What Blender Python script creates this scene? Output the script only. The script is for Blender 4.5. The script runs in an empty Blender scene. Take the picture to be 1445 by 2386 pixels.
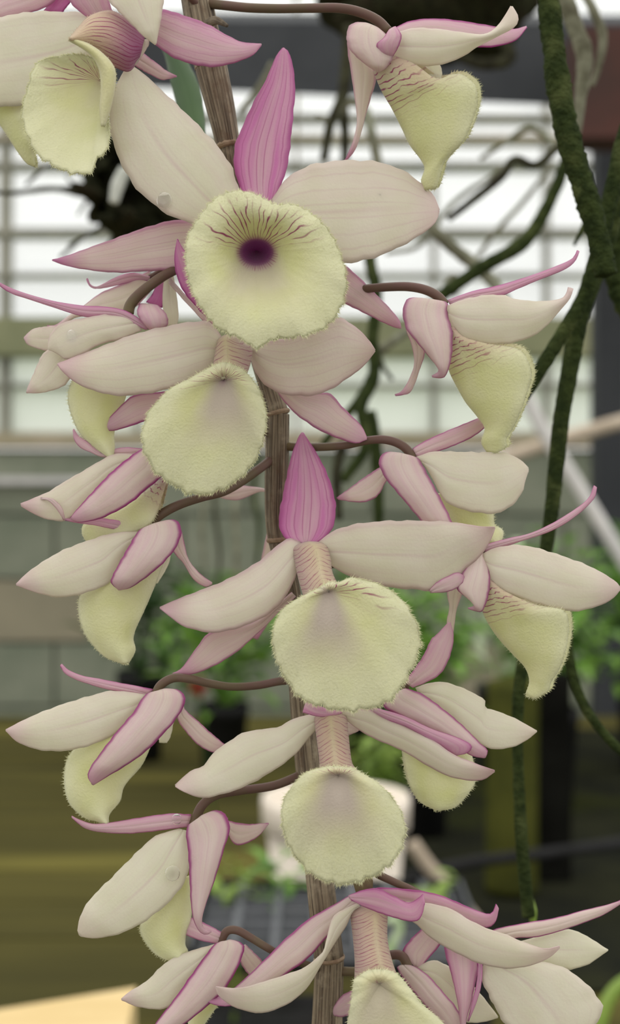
import bpy, math, random
import numpy as np

# ------------------------------------------------------------------ camera, sky, exposure
W, H, FPX = 1445.0, 2386.0, 3108.0          # photograph frame and focal length in pixels
CAM_D, CAM_Z = 0.1865, 1.30                 # metres from the flower plane (y = 0), camera height
scn = bpy.context.scene
cam_data = bpy.data.cameras.new('camera')
cam = bpy.data.objects.new('camera', cam_data)
scn.collection.objects.link(cam)
cam.location = (0, -CAM_D, CAM_Z)
cam.rotation_euler = (math.pi / 2, 0, 0)
cam_data.sensor_fit = 'VERTICAL'
cam_data.sensor_height = 36.0
cam_data.lens = FPX / H * 36.0
cam_data.clip_start = 0.01
cam_data.clip_end = 200
cam_data.dof.use_dof = True
cam_data.dof.focus_distance = CAM_D - 0.001
cam_data.dof.aperture_fstop = 22.0
scn.camera = cam

world = bpy.data.worlds.new('overcast')
scn.world = world
world.use_nodes = True
wn = world.node_tree.nodes
bgn = wn['Background']
bgn.inputs['Color'].default_value = (1.0, 0.985, 0.945, 1)
# overcast sky: even horizon, brighter towards the zenith
wt = world.node_tree
geo = wn.new('ShaderNodeTexCoord'); sep = wn.new('ShaderNodeSeparateXYZ'); mr = wn.new('ShaderNodeMapRange')
wt.links.new(geo.outputs['Generated'], sep.inputs[0])
wt.links.new(sep.outputs[2], mr.inputs[0])
mr.inputs[1].default_value = 0.0; mr.inputs[2].default_value = 1.0
mr.inputs[3].default_value = 0.95; mr.inputs[4].default_value = 1.9
wt.links.new(mr.outputs[0], bgn.inputs['Strength'])

scn.view_settings.view_transform = 'Standard'
scn.view_settings.look = 'None'
scn.view_settings.exposure = 0.06
scn.view_settings.gamma = 1.0
scn.view_settings.use_curve_mapping = False
scn.cycles.use_denoising = True
scn.cycles.adaptive_threshold = 0.02
scn.cycles.max_bounces = 6
scn.cycles.diffuse_bounces = 3
scn.cycles.transmission_bounces = 5
scn.cycles.transparent_max_bounces = 12

rng = np.random.default_rng(7)
random.seed(7)
COL = scn.collection
MM = 0.001


def P(px, py, d=0.0):
    """Point seen at a pixel of the photograph, d millimetres behind the flower plane."""
    dist = CAM_D + d * MM
    return np.array([(px - W / 2) / FPX * dist, d * MM, CAM_Z - (py - H / 2) / FPX * dist])


def PV(px, py, d):
    px, py, d = np.broadcast_arrays(np.asarray(px, float), np.asarray(py, float), np.asarray(d, float))
    dist = CAM_D + d * MM
    return np.stack([(px - W / 2) / FPX * dist, d * MM, CAM_Z - (py - H / 2) / FPX * dist], -1)


def at(px, py, Y):
    dist = CAM_D + Y
    return np.array([(px - W / 2) / FPX * dist, Y, CAM_Z - (py - H / 2) / FPX * dist])


# ------------------------------------------------------------------ materials
class NT:
    def __init__(self, name):
        self.m = bpy.data.materials.new(name)
        self.m.use_nodes = True
        self.t = self.m.node_tree
        self.t.nodes.clear()
        self.out = self.t.nodes.new('ShaderNodeOutputMaterial')

    def _set(self, sock, v):
        if isinstance(v, bpy.types.NodeSocket):
            self.t.links.new(v, sock)
        elif isinstance(v, (tuple, list)) and len(v) == 3 and sock.type == 'RGBA':
            sock.default_value = (*v, 1)
        else:
            sock.default_value = v

    def n(self, typ, ins=None, **props):
        nd = self.t.nodes.new('ShaderNode' + typ)
        for k, v in props.items():
            setattr(nd, k, v)
        for k, v in (ins or {}).items():
            self._set(nd.inputs[k], v)
        return nd

    def math(self, op, a, b=0.0, c=0.0, clamp=False):
        return self.n('Math', {0: a, 1: b, 2: c}, operation=op, use_clamp=clamp).outputs[0]

    def mix(self, f, a, b):
        nd = self.n('Mix', data_type='RGBA')
        self._set(nd.inputs[0], f); self._set(nd.inputs[6], a); self._set(nd.inputs[7], b)
        return nd.outputs[2]

    def step(self, x, lo, hi, a=0.0, b=1.0):
        nd = self.n('MapRange', {0: x, 1: lo, 2: hi, 3: a, 4: b}, interpolation_type='SMOOTHSTEP')
        return nd.outputs[0]

    def attr(self, name):
        return self.n('Attribute', attribute_name=name)

    def noise(self, vec, scale, detail=2.0, rough=0.5, dist=0.0):
        ins = {'Scale': scale, 'Detail': detail, 'Roughness': rough, 'Distortion': dist}
        if vec is not None:
            ins['Vector'] = vec
        return self.n('TexNoise', ins).outputs[0]

    def coord(self, which='Object'):
        return self.n('TexCoord').outputs[which]

    def bump(self, h, strength, dist):
        return self.n('Bump', {'Height': h, 'Strength': strength, 'Distance': dist}).outputs[0]

    def surf(self, sh):
        self.t.links.new(sh, self.out.inputs['Surface'])
        return self.m


def thin_flesh(t, col, rough, trans, normal=None, sheen=0.0, spec=0.3, tcol=None):
    ins = {'Base Color': col, 'Roughness': rough, 'Specular IOR Level': spec, 'Sheen Weight': sheen}
    if normal is not None:
        ins['Normal'] = normal
    p = t.n('BsdfPrincipled', ins)
    tr = t.n('BsdfTranslucent', {'Color': tcol if tcol is not None else col})
    mx = t.n('MixShader', {0: trans, 1: p.outputs[0], 2: tr.outputs[0]})
    return t.surf(mx.outputs[0])


def make_petal_mat():
    t = NT('petal_tissue')
    uv = t.attr('petal_uv'); par = t.attr('petal_par')
    su = t.n('SeparateXYZ', {0: uv.outputs['Vector']})
    sp = t.n('SeparateColor', {0: par.outputs['Color']})
    u, v = su.outputs[0], su.outputs[1]
    pink, margin, tip, vein = sp.outputs[0], sp.outputs[1], sp.outputs[2], par.outputs['Alpha']
    au = t.math('ABSOLUTE', u)
    obj = t.coord('Object')
    n1 = t.noise(obj, 220.0, 1.5, 0.55)
    stv = t.n('CombineXYZ', {0: t.math('MULTIPLY', u, 2.2), 1: t.math('MULTIPLY', v, 0.9), 2: t.math('MULTIPLY', n1, 0.25)}).outputs[0]
    streak = t.noise(stv, 1.3, 2.0, 0.55)
    white = t.mix(t.step(n1, 0.3, 0.7), (0.82, 0.805, 0.675), (0.79, 0.785, 0.625))
    # pink flush, blotchy, stronger towards the midrib on pale petals
    fl = t.math('MULTIPLY', t.math('MULTIPLY', pink, t.step(au, 0.0, 1.0, 0.90, 1.30)), t.step(streak, 0.28, 0.72, 0.78, 1.2))
    fl = t.math('ADD', fl, t.math('MULTIPLY', t.step(streak, 0.50, 0.75), 0.05), clamp=True)
    col = t.mix(fl, white, (0.68, 0.265, 0.52))
    # greenish cream streak areas
    # longitudinal veins
    wob = t.noise(t.n('CombineXYZ', {0: u, 1: v, 2: t.math('MULTIPLY', n1, 0.2)}).outputs[0], 3.0, 1.0)
    vc = t.math('ADD', t.math('MULTIPLY', u, 3.4), t.math('MULTIPLY', t.math('SUBTRACT', wob, 0.5), 0.35))
    tri = t.math('ABSOLUTE', t.math('SUBTRACT', t.math('FRACT', vc), 0.5))
    line = t.step(tri, 0.0, 0.13, 1.0, 0.0)
    line = t.math('MULTIPLY', line, t.step(wob, 0.25, 0.6, 0.45, 1.0))
    line = t.math('MULTIPLY', line, vein)
    line = t.math('MULTIPLY', line, t.step(v, 0.78, 0.98, 1.0, 0.1))
    col = t.mix(line, col, (0.52, 0.17, 0.36))
    # midrib
    rib = t.step(t.math('ADD', au, t.math('MULTIPLY', t.math('SUBTRACT', wob, 0.5), 0.12)), 0.0, 0.10, 1.0, 0.0)
    rib = t.math('MULTIPLY', rib, t.step(v, 0.35, 0.9, 0.24, 0.0))
    col = t.mix(rib, col, (0.60, 0.33, 0.45))
    # tip and margin colour
    tm = t.math('MULTIPLY', t.step(v, 0.72, 1.0), tip)
    col = t.mix(tm, col, (0.56, 0.18, 0.40))
    mm = t.math('MULTIPLY', t.step(t.math('ADD', au, t.math('MULTIPLY', t.math('SUBTRACT', n1, 0.5), 0.12)), 0.76, 0.95), t.math('MULTIPLY', margin, 1.25, clamp=True))
    col = t.mix(mm, col, (0.45, 0.07, 0.30))
    # a few dark specks of dirt
    sp2 = t.n('TexVoronoi', {'Vector': obj, 'Scale': 130.0}).outputs['Distance']
    spk = t.math('MULTIPLY', t.step(sp2, 0.03, 0.055, 1.0, 0.0), t.step(t.noise(obj, 70.0, 0.0), 0.60, 0.64))
    col = t.mix(t.math('MULTIPLY', spk, 0.8), col, (0.10, 0.07, 0.03))
    h = t.noise(obj, 2400.0, 1.0)
    nor = t.bump(h, 0.35, 0.0001)
    return thin_flesh(t, col, 0.5, 0.50, nor, 0.10, 0.35)


def make_lip_mat():
    t = NT('lip_velvet')
    a = t.attr('lip_vein'); b = t.attr('lip_par')
    s = t.n('SeparateXYZ', {0: a.outputs['Vector']})
    q = t.n('SeparateColor', {0: b.outputs['Color']})
    vc, vl, vm = s.outputs[0], s.outputs[1], s.outputs[2]
    blush, throat, hair = q.outputs[0], q.outputs[1], q.outputs[2]
    tan = b.outputs['Alpha']
    obj = t.coord('Object')
    n1 = t.noise(obj, 260.0, 1.5)
    col = t.mix(t.step(n1, 0.3, 0.7), (0.72, 0.725, 0.385), (0.76, 0.75, 0.47))
    col = t.mix(t.math('MULTIPLY', hair, 0.75), col, (0.84, 0.835, 0.61))
    col = t.mix(tan, col, (0.66, 0.47, 0.36))
    col = t.mix(blush, col, (0.56, 0.485, 0.415))
    col = t.mix(throat, col, (0.34, 0.03, 0.27))
    wob = t.noise(t.n('CombineXYZ', {0: t.math('MULTIPLY', vc, 0.45), 1: t.math('MULTIPLY', vl, 2.2), 2: 0.0}).outputs[0], 1.2, 1.5)
    x = t.math('ADD', vc, t.math('MULTIPLY', t.math('SUBTRACT', wob, 0.5), 1.6))
    tri = t.math('ABSOLUTE', t.math('SUBTRACT', t.math('FRACT', x), 0.5))
    line = t.step(tri, 0.03, 0.15, 1.0, 0.0)
    brk = t.step(t.noise(t.n('CombineXYZ', {0: vc, 1: t.math('MULTIPLY', vl, 3.0), 2: 3.0}).outputs[0], 0.9, 2.0), 0.34, 0.52)
    brk = t.math('ADD', brk, throat, clamp=True)
    line = t.math('MULTIPLY', t.math('MULTIPLY', line, brk), vm, clamp=True)
    col = t.mix(line, col, (0.33, 0.045, 0.15))
    h = t.noise(obj, 3000.0, 1.0)
    nor = t.bump(h, 0.6, 0.00014)
    return thin_flesh(t, col, 0.75, 0.40, nor, 0.35, 0.15)


def simple_mat(name, c1, c2, scale=60.0, rough=0.6, bump=0.0, bdist=0.001, stretch=(1, 1, 1), spec=0.2, c3=None):
    t = NT(name)
    mp = t.n('Mapping', {'Vector': t.coord('Object'), 'Scale': stretch}).outputs[0]
    n1 = t.noise(mp, scale, 4.0, 0.6)
    col = t.mix(t.step(n1, 0.3, 0.7), c1, c2)
    if c3 is not None:
        n3 = t.noise(mp, scale * 0.31, 3.0, 0.6)
        col = t.mix(t.step(n3, 0.5, 0.68), col, c3)
    ins = {'Base Color': col, 'Roughness': rough, 'Specular IOR Level': spec}
    if bump:
        ins['Normal'] = t.bump(t.noise(mp, scale * 2.3, 2.0, 0.65), bump, bdist)
    p = t.n('BsdfPrincipled', ins)
    return t.surf(p.outputs[0])


def make_cane_mat():
    t = NT('dry_cane')
    a = t.attr('cane_uv')
    s = t.n('SeparateXYZ', {0: a.outputs['Vector']})
    ang, ln = s.outputs[0], s.outputs[1]
    v = t.n('CombineXYZ', {0: t.math('MULTIPLY', ang, 6.0), 1: t.math('MULTIPLY', ln, 0.05), 2: s.outputs[2]}).outputs[0]
    n1 = t.noise(v, 1.1, 4.0, 0.6)
    n2 = t.noise(t.coord('Object'), 350.0, 4.0, 0.6)
    col = t.mix(t.step(n1, 0.34, 0.66), (0.085, 0.058, 0.038), (0.36, 0.29, 0.20))
    col = t.mix(t.step(n2, 0.52, 0.75, 0.0, 0.7), col, (0.50, 0.42, 0.30))
    col = t.mix(t.step(n2, 0.48, 0.28, 0.0, 0.6), col, (0.13, 0.075, 0.042))
    nor = t.bump(n1, 1.0, 0.0008)
    p = t.n('BsdfPrincipled', {'Base Color': col, 'Roughness': 0.6, 'Normal': nor, 'Specular IOR Level': 0.3})
    return t.surf(p.outputs[0])


M_PETAL = make_petal_mat()
M_LIP = make_lip_mat()
M_CANE = make_cane_mat()
M_NODE = simple_mat('cane_node', (0.20, 0.13, 0.085), (0.33, 0.25, 0.17), 500, 0.7, 0.4, 0.0003)
M_PED = simple_mat('pedicel', (0.125, 0.065, 0.058), (0.11, 0.082, 0.048), 150, 0.45, 0.1, 0.0002, c3=(0.15, 0.12, 0.055))
M_OVARY = simple_mat('ovary', (0.13, 0.10, 0.045), (0.09, 0.05, 0.035), 400, 0.5)
M_ROOT = simple_mat('mossy_root', (0.038, 0.052, 0.016), (0.018, 0.027, 0.009), 420, 0.85, 0.9, 0.0012, c3=(0.065, 0.080, 0.028), spec=0.05)
M_ROOT_B = simple_mat('grey_root', (0.20, 0.20, 0.14), (0.085, 0.08, 0.05), 160, 0.85, 0.6, 0.001, c3=(0.26, 0.27, 0.20))
M_ROOT_D = simple_mat('dark_root', (0.055, 0.055, 0.032), (0.022, 0.020, 0.014), 180, 0.9, 0.6, 0.001, spec=0.05)
M_ROOT_W = simple_mat('pale_root_tip', (0.60, 0.60, 0.55), (0.45, 0.47, 0.42), 120, 0.7)
M_MOSS = simple_mat('dark_moss', (0.018, 0.018, 0.012), (0.04, 0.042, 0.022), 240, 0.95, 1.0, 0.003, c3=(0.035, 0.028, 0.018), spec=0.0)


def thin_leaf(name, c1, c2):
    t = NT(name)
    n1 = t.noise(t.coord('Object'), 45.0, 3.0)
    col = t.mix(t.step(n1, 0.3, 0.7), c1, c2)
    return thin_flesh(t, col, 0.40, 0.22, None, 0.0, 0.45)


M_LEAF_D = thin_leaf('dark_leaf', (0.035, 0.085, 0.02), (0.065, 0.14, 0.03))
M_LEAF_G = thin_leaf('bright_leaf', (0.26, 0.46, 0.07), (0.07, 0.19, 0.025))
M_LEAF_Y = thin_leaf('lime_leaf', (0.30, 0.42, 0.08), (0.20, 0.32, 0.05))
M_LEAF_W = thin_leaf('pale_leaf', (0.62, 0.70, 0.50), (0.35, 0.50, 0.22))


# ------------------------------------------------------------------ objects and meshes
WORLD = {}                                   # world position of every Empty, so that parts are stored in local space


def empty(name, loc, parent=None, label=None, cat=None, group=None):
    o = bpy.data.objects.new(name, None)
    COL.objects.link(o)
    loc = np.asarray(loc, float)
    base = WORLD[parent.name] if parent else np.zeros(3)
    o.location = tuple(loc - base)
    o.empty_display_size = 0.01
    if parent:
        o.parent = parent
    WORLD[o.name] = loc
    tag(o, label, cat, group)
    return o


def tag(o, label=None, cat=None, group=None, kind=None):
    for k, v in (('label', label), ('category', cat), ('group', group), ('kind', kind)):
        if v:
            o[k] = v
    return o


def mesh_obj(name, verts, faces, mat, parent=None, attrs=None, smooth=True, org=None):
    """One mesh object; verts in world space, stored relative to the parent (or to org)."""
    verts = np.asarray(verts, float)
    base = WORLD[parent.name] if parent else (np.asarray(org, float) if org is not None else np.zeros(3))
    me = bpy.data.meshes.new(name)
    me.from_pydata((verts - base).tolist(), [], [tuple(int(i) for i in f) for f in faces])
    for k, a in (attrs or {}).items():
        a = np.asarray(a, np.float32)
        if a.shape[1] == 3:
            at_ = me.attributes.new(k, 'FLOAT_VECTOR', 'POINT'); at_.data.foreach_set('vector', a.ravel())
        else:
            at_ = me.attributes.new(k, 'FLOAT_COLOR', 'POINT'); at_.data.foreach_set('color', a.ravel())
    if smooth:
        me.polygons.foreach_set('use_smooth', [len(f) != 3 for f in faces])
    me.materials.append(mat)
    me.update()
    o = bpy.data.objects.new(name, me)
    COL.objects.link(o)
    if parent:
        o.parent = parent
    elif org is not None:
        o.location = tuple(base)
    WORLD[o.name] = base
    return o


def resample(pts, n):
    """Catmull-Rom through pts, n points even in arc length."""
    p = np.asarray(pts, float)
    if len(p) == 2:
        t = np.linspace(0, 1, n)[:, None]
        return p[0] * (1 - t) + p[1] * t
    q = np.vstack([2 * p[0] - p[1], p, 2 * p[-1] - p[-2]])
    out = []
    for i in range(1, len(q) - 2):
        t = np.linspace(0, 1, 14, endpoint=False)[:, None]
        a, b, c, d = q[i - 1], q[i], q[i + 1], q[i + 2]
        out.append(0.5 * (2 * b + (c - a) * t + (2 * a - 5 * b + 4 * c - d) * t ** 2 + (3 * b - a - 3 * c + d) * t ** 3))
    out.append(p[-1:])
    out = np.vstack(out)
    s = np.concatenate([[0], np.cumsum(np.linalg.norm(np.diff(out, axis=0), axis=1))])
    ss = np.linspace(0, s[-1], n)
    return np.stack([np.interp(ss, s, out[:, k]) for k in range(out.shape[1])], -1)


def lerp_list(vals, t):
    vals = np.atleast_1d(np.asarray(vals, float))
    if len(vals) == 1:
        return np.full_like(t, vals[0])
    x = np.linspace(0, 1, len(vals))
    if len(vals) == 3:                       # smooth quadratic through three values
        a, b, c = vals
        return 2 * (a - 2 * b + c) * t * t + (4 * b - 3 * a - c) * t + a
    return np.interp(t, x, vals)


def grid_normals(G, closed=False):
    if closed:
        du = np.roll(G, -1, 1) - np.roll(G, 1, 1)
    else:
        du = np.gradient(G, axis=1)
    dv = np.gradient(G, axis=0)
    n = np.cross(du, dv)
    l = np.linalg.norm(n, axis=-1, keepdims=True)
    bad = l[..., 0] < 1e-16
    n = n / np.maximum(l, 1e-20)
    for j in range(1, G.shape[0]):
        n[j][bad[j]] = n[j - 1][bad[j]]
    return n


def thick_grid(G, th, closed=False):
    """Two-sided sheet of thickness th around the grid G[nv, nu, 3]; returns verts, faces, source index, normals."""
    nv, nu = G.shape[:2]
    N = grid_normals(G, closed)
    th = np.broadcast_to(th, (nv, nu))[..., None]
    A = (G + N * th * 0.5).reshape(-1, 3)
    B = (G - N * th * 0.5).reshape(-1, 3)
    idx = np.arange(nv * nu).reshape(nv, nu)
    if closed:
        i2 = np.concatenate([idx, idx[:, :1]], 1)
    else:
        i2 = idx
    a, b, c, d = i2[:-1, :-1], i2[:-1, 1:], i2[1:, 1:], i2[1:, :-1]
    F1 = np.stack([a, b, c, d], -1).reshape(-1, 4)
    F2 = np.stack([a, d, c, b], -1).reshape(-1, 4) + nv * nu
    o = nv * nu
    rim = []
    if closed:
        for row, flip in ((0, False), (nv - 1, True)):
            r = np.append(idx[row], idx[row][0])
            for i in range(len(r) - 1):
                q = (r[i], r[i] + o, r[i + 1] + o, r[i + 1])
                rim.append(q if not flip else q[::-1])
    else:
        loop = np.concatenate([idx[0, :], idx[1:, -1], idx[-1, -2::-1], idx[-2:0:-1, 0]])
        loop = np.append(loop, loop[0])
        for i in range(len(loop) - 1):
            rim.append((loop[i], loop[i] + o, loop[i + 1] + o, loop[i + 1]))
    F = np.vstack([F1, F2, np.array(rim)])
    src = np.concatenate([np.arange(o), np.arange(o)])
    return np.vstack([A, B]), F, src, N


def hairs(roots, dirs, length, rad):
    """Tapered three-sided hairs: verts, faces."""
    n = len(roots)
    dirs = dirs / np.maximum(np.linalg.norm(dirs, axis=1, keepdims=True), 1e-12)
    ref = np.where(np.abs(dirs[:, 2:3]) < 0.8, np.array([[0, 0, 1.0]]), np.array([[1.0, 0, 0]]))
    e1 = np.cross(dirs, ref); e1 /= np.linalg.norm(e1, axis=1, keepdims=True)
    e2 = np.cross(dirs, e1)
    length = np.broadcast_to(length, (n,))[:, None]
    V = []
    for k in range(3):
        a = 2 * math.pi * k / 3
        V.append(roots + (e1 * math.cos(a) + e2 * math.sin(a)) * rad)
    V.append(roots + dirs * length)
    V = np.stack(V, 1).reshape(-1, 3)
    b = np.arange(n)[:, None] * 4
    F = np.concatenate([b + np.array([[0, 1, 3]]), b + np.array([[1, 2, 3]]), b + np.array([[2, 0, 3]])], 0)
    return V, F


PXM = CAM_D / FPX                            # metres per pixel in the flower plane


def petal(name, parent, L, R, d=(0, 0, 0), cam=1.0, tilt=0.0, pink=0.1, margin=0.3, tip=0.4, vein=0.12, th=0.34,
          nu=17, nv=34, ruffle=0.12, mat=None, label=None):
    """Sheet between two traced edges, base to tip. d: depth (mm) along it; cam: bulge to the viewer (mm); tilt: depth of L minus R over 2."""
    t = np.linspace(0, 1, nv)
    l = resample(L, nv); r = resample(R, nv)
    tipw = np.clip((t - 0.985) / 0.015, 0, 1)[:, None]
    mid = (l + r) / 2
    u = np.linspace(-1, 1, nu)
    X = mid[:, None, :] + (r - l)[:, None, :] / 2 * u[None, :, None]
    dep = lerp_list(d, t)[:, None] - 0.62 * lerp_list(cam, t)[:, None] * (1 - u ** 2)[None, :] * np.minimum(1, np.minimum(t * 6 + 0.35, (1 - t) * 5 + 0.1))[:, None] \
        - lerp_list(tilt, t)[:, None] * u[None, :]
    ph = rng.uniform(0, 6.28, 3)
    dep = dep + ruffle * (u ** 4)[None, :] * (np.sin(t * 17 + ph[0]) + 0.6 * np.sin(t * 31 + ph[1]))[:, None] * np.where(u > 0, 1, -1)[None, :]
    dep = dep + 0.16 * np.exp(-(u / 0.12) ** 2)[None, :] * (1 - t)[:, None]      # midrib groove
    # slightly irregular outline
    wv = 1 + 0.012 * (np.sin(t * 41 + ph[2]) + np.sin(t * 67 + ph[0]))
    X = mid[:, None, :] + (X - mid[:, None, :]) * wv[:, None, None]
    G = PV(X[..., 0], X[..., 1], dep)
    edge = np.maximum(np.abs(u)[None, :], 0 * t[:, None])
    thk = th * MM * (1 - 0.6 * edge ** 3) * (1 - 0.4 * t[:, None])
    V, F, src, N = thick_grid(G, thk)
    UV = np.stack([np.broadcast_to(u[None, :], (nv, nu)), np.broadcast_to(t[:, None], (nv, nu)), np.zeros((nv, nu))], -1).reshape(-1, 3)
    PR = np.tile(np.array([[pink, margin, tip, vein]]), (len(V), 1))
    o = mesh_obj(name, V, F, mat or M_PETAL, parent, {'petal_uv': UV[src], 'petal_par': PR})
    tag(o, label)
    return o


def lip_mesh(name, parent, G, VE, LP, th, closed, rim_sets, surf_n, hair_len=0.5, label=None, surf_min=None):
    """Velvety lip: thick grid plus fringe hairs. rim_sets: list of (row/col index arrays, outward vectors)."""
    V, F, src, N = thick_grid(G, th, closed)
    ve = VE.reshape(-1, 3)[src]; lp = LP.reshape(-1, 4)[src]
    Vs, Fs, As, Bs = [V], [list(map(tuple, F.tolist()))], [ve], [lp]
    off = len(V)
    gf = G.reshape(-1, 3); nf = N.reshape(-1, 3)
    for ids, outv, dens in rim_sets:
        pts = gf[ids]; ov = outv / np.maximum(np.linalg.norm(outv, axis=1, keepdims=True), 1e-12); nn = nf[ids]
        seg = np.linalg.norm(np.diff(pts, axis=0), axis=1)
        total = seg.sum()
        s = np.concatenate([[0], np.cumsum(seg)])
        for dd, lmul, rad in ((0.26, 1.0, 0.075), (0.45, 1.3, 0.042), (0.12, 0.75, 0.12)):
            n = int(total / PXM * dens / 1.6 * dd)
            if n < 2:
                continue
            x = (np.arange(n) + rng.uniform(-.45, .45, n) + .5) * total / n
            x = np.clip(x, 0, total * .9999)
            j = np.clip(np.searchsorted(s, x) - 1, 0, len(pts) - 2)
            f = ((x - s[j]) / np.maximum(seg[j], 1e-12))[:, None]
            rt = pts[j] * (1 - f) + pts[j + 1] * f
            o_ = ov[j] * (1 - f) + ov[j + 1] * f
            tg = (pts[j + 1] - pts[j]) / np.maximum(seg[j], 1e-12)[:, None]
            dr = o_ + tg * rng.normal(0, 0.34, (n, 1)) + nn[j] * rng.normal(0, 0.55, (n, 1))
            ln = hair_len * lmul * MM * rng.uniform(0.5, 1.25, n)
            hv, hf = hairs(rt - o_ * 0.10 * MM, dr, ln, rad * MM)
            Vs.append(hv); Fs.append([tuple(q) for q in (hf + off).tolist()]); off += len(hv)
            idh = np.asarray(ids)[j]
            a = np.repeat(VE.reshape(-1, 3)[idh], 4, 0).copy(); a[:, 2] *= 0.3
            b = np.repeat(LP.reshape(-1, 4)[idh], 4, 0).copy(); b[:, 2] = 0.9; b[:, 0] *= 0.3; b[:, 1] *= 0.3
            As.append(a); Bs.append(b)
    if surf_n:
        nv, nu = G.shape[:2]
        prob = (LP[..., 2] + 0.02) if surf_min is None else surf_min
        # area weighting
        du = np.linalg.norm(np.gradient(G, axis=1), axis=-1); dv = np.linalg.norm(np.gradient(G, axis=0), axis=-1)
        w = (prob * du * dv).ravel(); w /= w.sum()
        ids = rng.choice(nv * nu, surf_n, p=w)
        r_, c_ = ids // nu, ids % nu
        r2 = np.clip(r_ + rng.choice([-1, 1], surf_n), 0, nv - 1)
        c2 = (c_ + rng.choice([-1, 1], surf_n)) % nu if closed else np.clip(c_ + rng.choice([-1, 1], surf_n), 0, nu - 1)
        fa, fb = rng.uniform(0, .5, (surf_n, 1)), rng.uniform(0, .5, (surf_n, 1))
        rt = G[r_, c_] + (G[r2, c_] - G[r_, c_]) * fa + (G[r_, c2] - G[r_, c_]) * fb
        outd = np.gradient(G, axis=0)[r_, c_]
        outd = outd / np.maximum(np.linalg.norm(outd, axis=1, keepdims=True), 1e-12)
        nn = N[r_, c_]
        tocam = np.array([[0, -CAM_D, CAM_Z]]) - rt
        sgn = np.sign((nn * tocam).sum(1, keepdims=True))
        dr = nn * sgn * rng.uniform(0.15, 0.55, (surf_n, 1)) + outd * rng.uniform(0.7, 1.1, (surf_n, 1)) + rng.normal(0, 0.16, (surf_n, 3))
        hv, hf = hairs(rt, dr, hair_len * 0.85 * MM * rng.uniform(0.4, 1.0, surf_n), 0.022 * MM)
        Vs.append(hv); Fs.append([tuple(q) for q in (hf + off).tolist()]); off += len(hv)
        a = np.repeat(VE[r_, c_], 4, 0).copy()
        b = np.repeat(LP[r_, c_], 4, 0).copy(); b[:, 2] = np.maximum(b[:, 2], 0.35)
        As.append(a); Bs.append(b)
    o = mesh_obj(name, np.vstack(Vs), [f for fs in Fs for f in fs], M_LIP, parent, {'lip_vein': np.vstack(As), 'lip_par': np.vstack(Bs)})
    tag(o, label)
    return o


def sstep(x, a, b):
    t = np.clip((x - a) / (b - a), 0, 1)
    return t * t * (3 - 2 * t)


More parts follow.
